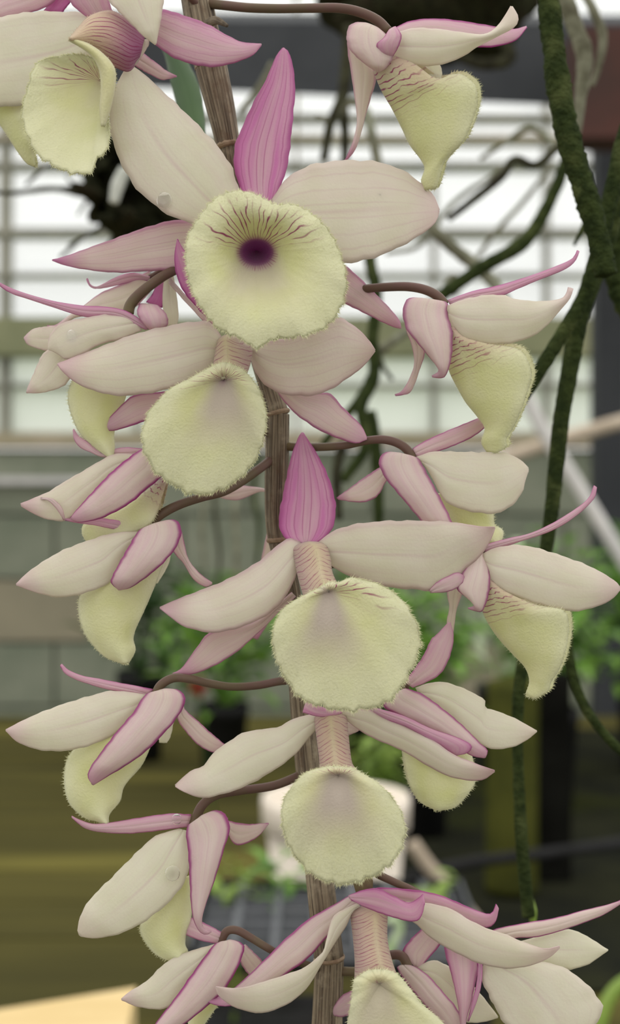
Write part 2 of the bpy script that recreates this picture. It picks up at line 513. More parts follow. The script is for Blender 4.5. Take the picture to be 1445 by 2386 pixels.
def lip_front(name, parent, outline, throat, thr_r, d, deep=7.0, fwd=2.0, top_back=1.5, ridge=0.8, veins=26, vein_r=(0.05, 0.62), vein_up=0.25,
              blush=(0.30, 0.75), throat_amt=1.0, tan=0.0, nu=120, nv=30, hair=0.5, surf=5200, hole=True, label=None):
    """Open lip seen into its mouth. outline: closed pixel loop; throat: pixel of the mouth; d: depth of the rim (mm)."""
    o = np.asarray(outline, float)
    loop = resample(np.vstack([o, o[:1]]), 400)
    c = np.array(throat, float)
    ang = np.arctan2(loop[:, 1] - c[1], loop[:, 0] - c[0])
    a = np.linspace(-math.pi, math.pi, nu, endpoint=False)
    # radius by ray: order by angle, take the outermost
    rad = np.hypot(*(loop - c).T)
    order = np.argsort(ang)
    rr = np.interp(a, np.concatenate([ang[order] - 2 * math.pi, ang[order], ang[order] + 2 * math.pi]), np.tile(rad[order], 3))
    rr = rr * (1 + 0.012 * np.sin(a * 37 + 1) + 0.010 * np.sin(a * 61))
    v = np.concatenate([np.linspace(-0.62, -0.06, 7), np.linspace(0, 1, nv)])
    if not hole:
        v = v[7:]; thr_r = (1.5, 1.5)
    dirv = np.stack([np.cos(a), np.sin(a)], -1)
    R0 = thr_r[0] * thr_r[1] / np.hypot(thr_r[1] * np.cos(a), thr_r[0] * np.sin(a))
    R0 = np.minimum(R0, rr * 0.6)
    wall = 0.0 if hole else 1.0
    G = np.zeros((len(v), nu, 3)); XX = np.zeros((len(v), nu)); YY = np.zeros((len(v), nu))
    S = max(np.ptp(o[:, 0]), np.ptp(o[:, 1])) / 2
    for i, x in enumerate(v):
        if x < 0:
            k = 1 + x * 1.6
            px = c[0] + dirv[:, 0] * R0 * k; py = c[1] + dirv[:, 1] * R0 * k + x * 5
            dep = d + deep + (-x) * 14 + 0 * py
            yy = (py - c[1]) / S; xx = (px - c[0]) / S
        else:
            r = R0 + (rr - R0) * x
            px = c[0] + dirv[:, 0] * r; py = c[1] + dirv[:, 1] * r
            prof = deep * (1 - x) ** 2.2 - fwd * math.sin(math.pi * min(1, x * 0.95)) * 1.0
            yy = (py - c[1]) / S; xx = (px - c[0]) / S
            dep = d + prof - top_back * yy - ridge * np.exp(-(xx / 0.16) ** 2) * sstep(yy, -0.1, 0.5) * (1 - 0.5 * x) \
                + 0.22 * np.sin(a * 9 + 2) * x ** 3 + 0.14 * np.sin(a * 17) * x ** 4
        G[i] = PV(px, py, dep); XX[i] = xx; YY[i] = yy
    VV = np.broadcast_to(v[:, None], G.shape[:2]); AA = np.broadcast_to(a[None, :], G.shape[:2])
    up = 0.5 - 0.5 * np.sin(AA)               # 1 at the top, 0 at the bottom
    vm = sstep(up, vein_up, vein_up + 0.25) * sstep(VV, vein_r[0] - 0.05, vein_r[0] + 0.03) * (1 - sstep(VV, vein_r[1] * 0.55, vein_r[1]))
    vm = np.maximum(vm, (VV < 0.06) * 0.7 * throat_amt * (1 if hole else 0))
    VE = np.stack([AA / (2 * math.pi) * veins, VV, vm], -1)
    dn = 1 - up
    ws = blush[2] if len(blush) > 2 else 0.16
    wd_ = ws + 0.60 * np.clip(YY, 0, 2)
    bl = (1 - sstep(np.abs(XX), wd_ * 0.25, wd_ * 1.15)) * (1 - sstep(YY, blush[1] * 0.45, blush[1] * 1.7)) * sstep(YY, -0.09, 0.0) * blush[0] / 0.30 * 0.9
    thm = (1 - sstep(VV, -0.12, 0.10)) * throat_amt
    hairm = sstep(VV, 0.30, 0.95)
    tn = tan * up * (1 - sstep(VV, 0.3, 0.9))
    LP = np.stack([np.clip(bl, 0, 1), thm, hairm, tn], -1)
    th = 0.35 * MM * (1 - 0.5 * np.clip(VV, 0, 1) ** 2)
    n = G.shape[0]
    ids = np.append(np.arange((n - 1) * nu, n * nu), (n - 1) * nu)
    outv = (G[-1] - G[-3]); outv = np.vstack([outv, outv[:1]])
    return lip_mesh(name, parent, G, VE, LP, th, True, [(ids, outv, 1.9)], surf, hair, label)


def lip_fold(name, parent, Fd, Rm, d=(4, 3, 2), wd=(1.5, 5, 3), veins=16, vein_t=(0.0, 0.34), back=(8, -6), nu=25, nv=44, hair=0.5, surf=3200, base_pink=0.5,
             fold_hair=0.9, label=None):
    """Trumpet lip seen from the side: folded along the edge Fd, open along the rim Rm. wd: half opening in depth (mm)."""
    t = np.linspace(0, 1, nv)
    l = resample(Fd, nv); r = resample(Rm, nv)
    u = np.linspace(-1, 1, nu)
    w = np.abs(u)
    X = l[:, None, :] + (r - l)[:, None, :] * (w ** 0.9)[None, :, None]
    bk = (u < 0)[None, :, None] * (w[None, :, None]) * np.array(back, float)[None, None, :]
    X = X + bk
    open_ = np.sign(u) * np.sin(w * math.pi * 0.62) ** 0.75
    dep = lerp_list(d, t)[:, None] - lerp_list(wd, t)[:, None] * open_[None, :]
    dep = dep + 0.25 * np.sin(t * 23 + 1)[:, None] * (w ** 3)[None, :]
    G = PV(X[..., 0], X[..., 1], dep)
    T = np.broadcast_to(t[:, None], G.shape[:2]); Wd = np.broadcast_to(w[None, :], G.shape[:2])
    vm = (1 - sstep(T, vein_t[1] * 0.45, vein_t[1])) * sstep(T, vein_t[0] - 0.1, vein_t[0] + 0.02) * (1 - 0.55 * sstep(Wd, 0.45, 0.95))
    VE = np.stack([T * veins / 0.34 * 0.5, Wd * 1.5, vm], -1)
    bl = (1 - sstep(T, 0.05, 0.42)) * base_pink * (1 - 0.6 * Wd)
    LP = np.stack([bl, (1 - sstep(T, -0.05, 0.16)) * 0.45 * base_pink, np.maximum(sstep(Wd, 0.45, 1.0) * sstep(T, 0.1, 0.4), 0.25 * sstep(T, .3, .6)), (1 - sstep(T, 0.1, 0.45)) * 0.55 * sstep(Wd, 0.3, 0.8)], -1)
    th = 0.34 * MM * (1 - 0.5 * Wd ** 2)
    nrow, ncol = nv, nu
    idx = np.arange(nv * nu).reshape(nv, nu)
    s = slice(int(nv * 0.22), nv)
    rims = []
    fr = idx[s, -1]; rims.append((fr, (G[:, -1] - G[:, -3])[s], 1.7))
    bkid = idx[s, 0]; rims.append((bkid, (G[:, 0] - G[:, 2])[s], 1.2))
    end = idx[-1, :]; rims.append((end, (G[-1] - G[-3]), 1.7))
    mid = nu // 2
    s2 = slice(int(nv * 0.42), nv)
    rims.append((idx[s2, mid], (G[:, mid] - G[:, mid + 3])[s2], fold_hair))
    sm = (LP[..., 2] + 0.05) * np.broadcast_to((u > -0.1)[None, :], G.shape[:2])
    return lip_mesh(name, parent, G, VE, LP, th, False, rims, surf, hair, label, surf_min=sm)


def lip_blade(name, parent, L, R, d=(4, 3, 2), cam=2.0, tilt=0.0, fringe='both', hair=0.5, surf=2600, nu=25, nv=40, tan=0.0, veinm=0.0, blush=0.0, veins=9, throat=0.0, label=None, rim_from=0.15, amp=0.2, dens=1.6):
    """Flank of a lip between two traced edges (base to end) with a fringed border."""
    t = np.linspace(0, 1, nv)
    l = resample(L, nv); r = resample(R, nv)
    u = np.linspace(-1, 1, nu)
    X = (l + r)[:, None, :] / 2 + (r - l)[:, None, :] / 2 * u[None, :, None]
    dep = lerp_list(d, t)[:, None] - lerp_list(cam, t)[:, None] * (1 - u ** 2)[None, :] - lerp_list(tilt, t)[:, None] * u[None, :]
    dep = dep + amp * np.sin(t * 19)[:, None] * (np.abs(u) ** 3)[None, :]
    G = PV(X[..., 0], X[..., 1], dep)
    T = np.broadcast_to(t[:, None], G.shape[:2]); U = np.broadcast_to(u[None, :], G.shape[:2])
    VE = np.stack([U * veins * 0.5, T, veinm * (1 - sstep(T, 0.55, 0.95))], -1)
    hairm = np.maximum(sstep(np.abs(U), 0.5, 1.0), sstep(T, 0.6, 1.0)) * (1 - tan) * (1 - throat)
    LP = np.stack([blush * (1 - sstep(T, 0.1, 0.6)), throat * (1 - sstep(T, 0.05, 0.7)), hairm, tan * np.ones_like(T)], -1)
    th = 0.34 * MM * (1 - 0.5 * U ** 2)
    idx = np.arange(nv * nu).reshape(nv, nu)
    s = slice(int(nv * rim_from), nv)
    rims = []
    if fringe in ('both', 'L'):
        rims.append((idx[s, 0], (G[:, 0] - G[:, 2])[s], dens))
    if fringe in ('both', 'R'):
        rims.append((idx[s, -1], (G[:, -1] - G[:, -3])[s], dens))
    if fringe != 'none':
        rims.append((idx[-1, :], G[-1] - G[-3], dens))
    return lip_mesh(name, parent, G, VE, LP, th, False, rims, surf, hair, label)


def lip_tube(name, parent, L, R, d=(4, 3, 2), dr=2.2, veins=9, vm=0.68, tan=0.85, pink=0.35, seam=0.25, nu=40, nv=36, label=None, cap=True, hair_seam=True):
    """Rolled base of a lip round the column: closed tube between two traced sides."""
    t = np.linspace(0, 1, nv)
    l = resample(L, nv); r = resample(R, nv)
    a = np.linspace(0, 2 * math.pi, nu, endpoint=False)
    k = np.ones(nv)
    if cap:
        k = np.minimum(1, np.sqrt(np.clip(t / 0.10, 0.02, 1)))
    X = (l + r)[:, None, :] / 2 + (r - l)[:, None, :] / 2 * (np.cos(a)[None, :, None] * k[:, None, None])
    dep = lerp_list(d, t)[:, None] - lerp_list(dr, t)[:, None] * np.sin(a)[None, :] * k[:, None]
    sa = math.acos(max(-1, min(1, seam)))
    sm = np.exp(-((a - sa) / 0.16) ** 2)
    dep = dep - 0.30 * sm[None, :] * sstep(t, 0.1, 0.35)[:, None]
    G = PV(X[..., 0], X[..., 1], dep)
    T = np.broadcast_to(t[:, None], G.shape[:2]); A = np.broadcast_to(a[None, :], G.shape[:2])
    side = np.clip(np.abs(np.cos(A) - seam), 0, 1)
    smm = np.broadcast_to(sm[None, :], G.shape[:2])
    VE = np.stack([T * veins * 1.45 - side * 2.2 + 50, A * 0.35 + T * 0.2, vm * sstep(T, 0.05, 0.18) * (1 - sstep(T, 0.80, 1.0) * 0.4) * (1 - smm)], -1)
    LP = np.stack([np.clip(pink * side * 0.8 + 0.06, 0, 1), pink * 0.42 * side ** 2, sstep(T, 0.8, 1.0) * 0.5 + 0.5 * smm * sstep(T, 0.2, 0.4), tan * (1 - 0.35 * smm) * (1 - 0.6 * sstep(T, 0.8, 1.0))], -1)
    idx = np.arange(nv * nu).reshape(nv, nu)
    rims = []
    if hair_seam:
        j = int(round(sa / (2 * math.pi) * nu)) % nu
        s = slice(int(nv * 0.25), nv)
        N = grid_normals(G, True)
        sg = np.sign((N[nv // 2, j] * np.array([0, -1, 0])).sum())
        rims.append((idx[s, j], N[s, j] * sg, 1.2))
        e = np.append(idx[-1, :nu // 2], idx[-1, nu // 2])
        rims.append((e, (G[-1] - G[-3])[:nu // 2 + 1], 1.6))
    o = lip_mesh(name, parent, G, VE, LP, 0.30 * MM, True, rims, 0, 0.34, label)
    return o


def tube(name, parent, path, radii, mat, nseg=12, n=None, jitter=0.0, attr=None, label=None, flute=0.0, cap=True, org=None):
    """Round stem through world points path[(x,y,z)], radii in metres along it."""
    p = resample(path, n or max(16, len(path) * 8))
    m = len(p)
    t = np.linspace(0, 1, m)
    rr = lerp_list(radii, t) if len(np.atleast_1d(radii)) != 3 else np.interp(t, [0, .5, 1], radii)
    T = np.gradient(p, axis=0); T /= np.maximum(np.linalg.norm(T, axis=1, keepdims=True), 1e-12)
    ref = np.array([0, 1.0, 0]) if abs(T[0][1]) < 0.9 else np.array([1.0, 0, 0])
    E1 = []
    e = np.cross(T[0], ref); e /= np.linalg.norm(e)
    for i in range(m):
        e = e - T[i] * np.dot(e, T[i]); e /= max(np.linalg.norm(e), 1e-9)
        E1.append(e)
    E1 = np.array(E1); E2 = np.cross(T, E1)
    a = np.linspace(0, 2 * math.pi, nseg, endpoint=False)
    R = rr[:, None] * np.ones((m, nseg))
    if flute:
        ph = rng.uniform(0, 6.28)
        R = R * (1 + flute * (np.sin(a * 9 + ph)[None, :] + 0.6 * np.sin(a * 14 + 1.7 * ph)[None, :]))
    if jitter:
        R = R * (1 + jitter * rng.normal(0, 1, R.shape)) * (1 + jitter * 0.8 * np.sin(t * 40 * rng.uniform(.7, 1.3) + rng.uniform(0, 6)))[:, None]
    G = p[:, None, :] + R[..., None] * (E1[:, None, :] * np.cos(a)[None, :, None] + E2[:, None, :] * np.sin(a)[None, :, None])
    idx = np.arange(m * nseg).reshape(m, nseg)
    i2 = np.concatenate([idx, idx[:, :1]], 1)
    F = np.stack([i2[:-1, :-1], i2[:-1, 1:], i2[1:, 1:], i2[1:, :-1]], -1).reshape(-1, 4).tolist()
    V = G.reshape(-1, 3)
    if cap:
        V = np.vstack([V, p[0] - T[0] * rr[0] * 0.35, p[-1] + T[-1] * rr[-1] * 0.35])
        for k in range(nseg):
            k2 = (k + 1) % nseg
            F.append([m * nseg, idx[0, k2], idx[0, k]])
            F.append([m * nseg + 1, idx[-1, k], idx[-1, k2]])
    at_ = None
    if attr:
        s = np.concatenate([[0], np.cumsum(np.linalg.norm(np.diff(p, axis=0), axis=1))]) / MM
        AT = np.stack([np.broadcast_to(np.cos(a)[None, :], (m, nseg)), np.broadcast_to(s[:, None], (m, nseg)), np.broadcast_to(np.sin(a)[None, :] * 6, (m, nseg))], -1).reshape(-1, 3)
        if cap:
            AT = np.vstack([AT, AT[:1], AT[-1:]])
        at_ = {attr: AT}
    o = mesh_obj(name, V, F, mat, parent, at_, org=org)
    tag(o, label)
    return o


def ptube(name, parent, path, rpx, mat, Y=None, **kw):
    """tube() along pixels (px, py, depth mm) or, with Y, (px, py) at Y metres; radii in pixels at that depth."""
    if Y is None:
        pts = [P(*q) for q in path]; sc = (CAM_D + np.mean([q[2] for q in path]) * MM) / FPX
    else:
        pts = [at(q[0], q[1], Y + (q[2] if len(q) > 2 else 0)) for q in path]; sc = (CAM_D + Y) / FPX
    return tube(name, parent, pts, np.atleast_1d(rpx) * sc, mat, **kw)


def boxv(x0, x1, y0, y1, z0, z1):
    V = [(x, y, z) for x in (x0, x1) for y in (y0, y1) for z in (z0, z1)]
    F = [(0, 1, 3, 2), (4, 6, 7, 5), (0, 4, 5, 1), (2, 3, 7, 6), (0, 2, 6, 4), (1, 5, 7, 3)]
    return np.array(V, float), F


def box(name, x0, x1, y0, y1, z0, z1, mat, parent=None, bevel=0.0, org=None):
    V, F = boxv(x0, x1, y0, y1, z0, z1)
    o = mesh_obj(name, V, F, mat, parent, smooth=False, org=org)
    if bevel:
        b = o.modifiers.new('bevel', 'BEVEL'); b.width = bevel; b.segments = 2
    return o


# ------------------------------------------------------------------ the greenhouse
M_FLOOR = simple_mat('floor_gravel', (0.10, 0.10, 0.075), (0.16, 0.15, 0.11), 25, 0.9)
M_OUT = simple_mat('outdoor_lawn', (0.20, 0.26, 0.12), (0.30, 0.33, 0.20), 1.2, 0.9)
M_BLOCK = simple_mat('concrete_block', (0.25, 0.265, 0.20), (0.15, 0.175, 0.125), 3.5, 0.9, c3=(0.36, 0.31, 0.23))
M_MORTAR = simple_mat('mortar', (0.22, 0.22, 0.18), (0.17, 0.17, 0.14), 20, 0.95)
M_ALU = simple_mat('glazing_bar', (0.33, 0.32, 0.26), (0.24, 0.24, 0.20), 6, 0.6)
M_RAIL = simple_mat('algae_rail', (0.30, 0.305, 0.18), (0.20, 0.215, 0.12), 3, 0.8, c3=(0.27, 0.23, 0.16))
M_TANRAIL = simple_mat('tan_rail', (0.42, 0.36, 0.26), (0.34, 0.30, 0.20), 5, 0.8)
M_BEAM = simple_mat('grey_gutter', (0.05, 0.053, 0.058), (0.035, 0.038, 0.042), 5, 0.7)
M_RUST = simple_mat('red_beam', (0.085, 0.035, 0.028), (0.055, 0.03, 0.025), 6, 0.8)
M_BENCH = simple_mat('weathered_board', (0.085, 0.076, 0.026), (0.055, 0.051, 0.021), 3.0, 0.85, stretch=(0.5, 4, 1), c3=(0.17, 0.15, 0.042), spec=0.0)
M_DARKWOOD = simple_mat('dark_timber', (0.045, 0.04, 0.028), (0.03, 0.03, 0.022), 12, 0.85)
M_OLIVE = simple_mat('mossy_post', (0.075, 0.078, 0.018), (0.045, 0.05, 0.014), 14, 0.9, spec=0.0)
M_PALEWOOD = simple_mat('pale_board', (0.72, 0.56, 0.30), (0.62, 0.46, 0.22), 10, 0.7, stretch=(1, 4, 1), c3=(0.45, 0.33, 0.15))
M_CREAM = simple_mat('cream_plastic', (0.80, 0.72, 0.62), (0.74, 0.66, 0.57), 20, 0.45)
M_BLACK = simple_mat('black_plastic', (0.024, 0.024, 0.025), (0.016, 0.016, 0.016), 30, 0.6, spec=.1)
M_BLACK_LIT = simple_mat('black_plastic_lit', (0.13, 0.135, 0.15), (0.09, 0.095, 0.105), 30, 0.4)  # greyed copy of the black plastic; highlights on the crate put into its colour
M_PIPE = simple_mat('white_pipe', (0.62, 0.60, 0.58), (0.52, 0.51, 0.50), 15, 0.5)
M_BEIGE = simple_mat('beige_pole', (0.50, 0.42, 0.33), (0.40, 0.33, 0.25), 15, 0.6)
M_SOIL = simple_mat('potting_bark', (0.05, 0.038, 0.025), (0.03, 0.024, 0.016), 60, 0.95, 0.8, 0.004)
M_RED = simple_mat('red_flower', (0.20, 0.022, 0.012), (0.15, 0.015, 0.01), 40, 0.6)
M_WIRE = simple_mat('steel_wire', (0.25, 0.25, 0.25), (0.20, 0.20, 0.20), 30, 0.4)


def pane_mat(name, film, tint):
    t = NT(name)
    tr = t.n('BsdfTransparent', {'Color': tint})
    dif = t.n('BsdfTranslucent', {'Color': (0.88, 0.91, 0.92)})
    gl = t.n('BsdfGlossy', {'Roughness': 0.05})
    m1 = t.n('MixShader', {0: film, 1: tr.outputs[0], 2: dif.outputs[0]})
    m2 = t.n('MixShader', {0: 0.04, 1: m1.outputs[0], 2: gl.outputs[0]})
    return t.surf(m2.outputs[0])


M_PANE = pane_mat('clear_pane', 0.15, (0.98, 0.99, 1.0))
M_PANE2 = pane_mat('algae_pane', 0.5, (0.90, 0.93, 0.86))

YW = 4.0                                     # glass wall


def zpx(py, Y):
    return at(0, py, Y)[2]


def xpx(px, Y):
    return at(px, 0, Y)[0]


def struct(o):
    o['kind'] = 'structure'
    return o


struct(box('floor', -6, 6, -4, YW + 0.1, -0.05, 0.0, M_FLOOR))
struct(box('ground', -60, 60, YW + 0.1, 90, -0.12, -0.05, M_OUT))

# low wall of concrete blocks under the glass
zb = zpx(1040, YW)
wl = struct(box('wall_low', -3.5, 3.5, YW + 0.02, YW + 0.14, 0.0, zb - 0.01, M_MORTAR))
V0, F0 = boxv(-0.195, 0.195, 0, 0.14, 0, 0.19)
bm_block = bpy.data.meshes.new('block')
bm_block.from_pydata(V0.tolist(), [], F0); bm_block.materials.append(M_BLOCK)
bm_block2 = bm_block.copy(); bm_block2.materials[0] = simple_mat('tan_block', (0.30, 0.27, 0.19), (0.24, 0.22, 0.155), 4, 0.9)
nrow = 8
for r in range(nrow):
    z = zb - 0.01 - (r + 1) * 0.2
    if z < -0.02:
        break
    for c in range(-5, 6):
        o = bpy.data.objects.new('block', bm_block2 if (r, c) in ((2, -2), (3, 1)) else bm_block); COL.objects.link(o)
        o.parent = wl
        o.location = (c * 0.4 + (0.2 if r % 2 else 0.0), YW - 0.01 + rng.uniform(-0.004, 0.004), z)
# rails and glazing of the back wall
wb = struct(empty('wall_back', (0, YW, zb)))


def rail(py0, py1, mat, name='rail', x0=-3.5, x1=3.5, y0=-0.03, y1=0.06):
    return box(name, x0, x1, YW + y0, YW + y1, zpx(py1, YW), zpx(py0, YW), mat, wb)


rail(1008, 1042, M_TANRAIL)
rail(1112, 1128, M_PIPE, x1=xpx(330, YW), y0=-.05, y1=-.02)
rail(745, 832, M_RAIL, y0=-0.06)
rail(895, 903, M_ALU)
rail(536, 551, M_ALU)
rail(383, 392, M_ALU)
rail(320, 330, M_TANRAIL)
rail(272, 278, M_ALU)
rail(640, 645, M_ALU)
rail(-700, -640, M_ALU)
for px in (-560, -262, 12, 318, 690, 1012, 1275, 1560, 1850):
    wpx = 11 if px == 12 else 5
    box('mullion', xpx(px - wpx, YW), xpx(px + wpx, YW), YW - 0.02, YW + 0.05, zb, zpx(-700, YW), M_ALU, wb)
edges = (-1500, -560, -262, 12, 318, 690, 1012, 1275, 1560, 1850, 3000)
for a, b in zip(edges[:-1], edges[1:]):
    for (t0, t1, mt) in ((-640, 745, M_PANE), (832, 1008, M_PANE2)):
        box('pane', xpx(a, YW) + 0.01, xpx(b, YW) - 0.01, YW + 0.012, YW + 0.017, zpx(t1, YW), zpx(t0, YW), mt, wb)

# gutter beam across the roof, red beam and truss
gb = struct(empty('trim_1', at(0, 110, 2.4)))
p0, p1 = at(480, 42, 2.4), at(480, 182, 2.4)
mesh_obj('gutter', *(lambda A: (np.array([A[i] for i in range(8)]), [(0, 1, 3, 2), (4, 6, 7, 5), (0, 4, 5, 1), (2, 3, 7, 6), (0, 2, 6, 4), (1, 5, 7, 3)]))(
    [at(-900, 40, 2.4), at(-900, 150, 2.4), at(-900, 20, 2.6), at(-900, 150, 2.6), at(2500, 60, 2.4), at(2500, 300, 2.4), at(2500, 40, 2.6), at(2500, 300, 2.6)]), M_BEAM, gb, smooth=False)
box('truss_chord', xpx(1340, 2.2), xpx(1800, 2.2), 2.2, 2.3, zpx(320, 2.2), zpx(62, 2.2), M_RUST, gb)
box('stanchion', xpx(1392, 3.0), xpx(1460, 3.0), 3.0, 3.08, 0, zpx(180, 3.0), M_BEAM, gb)

# ------------------------------------------------------------------ bench and what stands on it
BZ = 0.85
bench = empty('potting_bench', (0, 1.6, BZ), None, 'long bench of weathered olive-brown boards behind the orchid', 'bench')
plank_me = None
y = 0.72
i = 0
while y < 2.7:
    V, F = boxv(-1.5, 1.5, 0, 0.125, -0.03, 0)
    o = box('plank', -1.5, 1.5, y, y + 0.125, BZ - 0.03 - rng.uniform(0, 0.004), BZ - rng.uniform(0, 0.004), M_BENCH, bench)
    y += 0.128
    i += 1
for x in (-1.4, 1.4):
    for yy in (0.78, 2.6):
        box('leg', x - 0.04, x + 0.04, yy - 0.04, yy + 0.04, 0, BZ - 0.035, M_DARKWOOD, bench)
box('bearer', -1.45, 1.45, 0.76, 0.80, BZ - 0.12, BZ - 0.035, M_DARKWOOD, bench)
box('bearer', -1.45, 1.45, 2.56, 2.60, BZ - 0.12, BZ - 0.035, M_DARKWOOD, bench)

# pale board shelf, its corner at the lower left of the photograph
sz = CAM_Z - 0.25
A = [(-0.45, 0.30), (-0.0790, 0.44 - CAM_D + 0.0), (-0.0915, 0.702 - CAM_D), (-0.45, 0.50 - CAM_D)]
pts = np.array([(-0.36, 0.10, 0), (-0.075, 0.18, 0), (-0.0915, 0.5155, 0), (-0.36, 0.385, 0)])
top = pts + np.array([0, 0, sz]); bot = pts + np.array([0, 0, sz - 0.022])
sh = empty('side_shelf', (-0.2, 0.3, 0), None, 'pale yellow wooden shelf board catching the light', 'shelf')
mesh_obj('board', np.vstack([top, bot]), [(0, 1, 2, 3), (7, 6, 5, 4), (0, 4, 5, 1), (1, 5, 6, 2), (2, 6, 7, 3), (3, 7, 4, 0)], M_PALEWOOD, sh, smooth=False)
for (x, yy) in ((-0.33, 0.14), (-0.11, 0.20), (-0.12, 0.46), (-0.33, 0.36)):
    box('leg', x - 0.012, x + 0.012, yy - 0.012, yy + 0.012, 0, sz - 0.0225, M_PALEWOOD, sh)


def lathe(name, prof, c, mat, parent=None, n=40, org=None):
    V, F = [], []
    for (r, z) in prof:
        for k in range(n):
            a = 2 * math.pi * k / n
            V.append((c[0] + r * math.cos(a), c[1] + r * math.sin(a), c[2] + z))
    m = len(prof)
    for j in range(m - 1):
        for k in range(n):
            k2 = (k + 1) % n
            F.append((j * n + k, j * n + k2, (j + 1) * n + k2, (j + 1) * n + k))
    F.append(tuple(range(n - 1, -1, -1)))
    F.append(tuple((m - 1) * n + k for k in range(n)))
    return mesh_obj(name, V, F, mat, parent, org=org)


# cream pot
Yp = 1.2
cp = at(783, 2200, Yp); cp = np.array([cp[0], Yp, BZ])
rim_r = 345 / 2 / FPX * (CAM_D + Yp)
hz = zpx(1852, Yp) - BZ
pot = empty('plastic_pot', cp, None, 'round cream plastic pot standing on the bench behind the orchid', 'pot')
lathe('body', [(rim_r * 0.78, 0.001), (rim_r * 0.94, hz - 0.03), (rim_r * 0.93, hz - 0.032), (rim_r * 0.86, hz - 0.04), (rim_r * 0.74, 0.012)], cp, M_CREAM, pot)
lathe('rim', [(rim_r * 0.945, hz - 0.034), (rim_r, hz - 0.032), (rim_r * 1.01, hz - 0.006), (rim_r * 0.99, hz), (rim_r * 0.92, hz - 0.001), (rim_r * 0.90, hz - 0.036)], cp, M_CREAM, pot)
lathe('compost', [(rim_r * 0.86, hz - 0.05), (rim_r * 0.87, hz - 0.04), (rim_r * 0.5, hz - 0.034), (rim_r * 0.1, hz - 0.032)], cp, M_PALEWOOD, pot)

# black crate with a grid of bars
cx0, cx1 = xpx(470, 0.95), xpx(1090, 0.95)
cy0, cy1 = 0.84, 1.03
cz = 0.965
crate = empty('seedling_crate', ((cx0 + cx1) / 2, (cy0 + cy1) / 2, BZ), None, 'black slatted plastic seedling crate in front of the cream pot', 'crate')
box('base', cx0, cx1, cy0, cy1, BZ + 0.001, BZ + 0.006, M_BLACK, crate)
for zz in (BZ + 0.03, BZ + 0.065, cz - 0.012):
    box('side_slat', cx0, cx1, cy0, cy0 + 0.004, zz, zz + 0.012, M_BLACK if zz < cz - 0.02 else M_BLACK_LIT, crate)
    box('side_slat', cx0, cx1, cy1 - 0.004, cy1, zz, zz + 0.012, M_BLACK, crate)
    box('side_slat', cx0, cx0 + 0.004, cy0, cy1, zz, zz + 0.012, M_BLACK, crate)
    box('side_slat', cx1 - 0.004, cx1, cy0, cy1, zz, zz + 0.012, M_BLACK, crate)
nb = 7
for k in range(nb + 1):
    x = cx0 + (cx1 - cx0) * k / nb
    box('grid_bar', x - 0.003, x + 0.003, cy0 + 0.004, cy1 - 0.004, cz - 0.008, cz, M_BLACK_LIT, crate)
for k in range(1, 6):
    yy = cy0 + (cy1 - cy0) * k / 6
    box('grid_bar', cx0 + .004, cx1 - .004, yy - 0.003, yy + 0.003, cz - 0.008, cz - 0.0005, M_BLACK_LIT, crate)
for x in (cx0, cx1):
    for yy in (cy0, cy1):
        box('corner_post', x - 0.005, x + 0.005, yy - 0.005, yy + 0.005, BZ + 0.001, cz, M_BLACK, crate)


def leaf_cloud(n, c, rx, ry, rz, size, droop=0.3, rs=None):
    """Pointed folded leaves round a centre; verts, faces."""
    rs = rs or np.random.default_rng(1)
    V, F = [], []
    for _ in range(n):
        q = rs.normal(0, 0.5, 3); q = q / max(1, np.linalg.norm(q))
        b = np.asarray(c) + q * np.array([rx, ry, rz])
        az = rs.uniform(0, 2 * math.pi); el = rs.uniform(-droop, 0.9)
        D = np.array([math.cos(az) * math.cos(el), math.sin(az) * math.cos(el), math.sin(el)])
        S = np.cross(D, [0, 0, 1.0]); S /= max(np.linalg.norm(S), 1e-6)
        U = np.cross(S, D)
        L = size * rs.uniform(0.6, 1.3); w = L * rs.uniform(0.16, 0.28)
        o = len(V)
        for (a, s, h) in ((0, 0, 0), (.35, 1, .06), (.35, 0, -.02), (.35, -1, .06), (.72, .75, -.02), (.72, 0, -.1), (.72, -.75, -.02), (1, 0, -.28)):
            V.append(b + D * a * L + S * s * w + U * h * L)
        F += [(o, o + 2, o + 1), (o, o + 3, o + 2), (o + 1, o + 2, o + 5, o + 4), (o + 2, o + 3, o + 6, o + 5), (o + 4, o + 5, o + 7), (o + 5, o + 6, o + 7)]
    return np.array(V), F


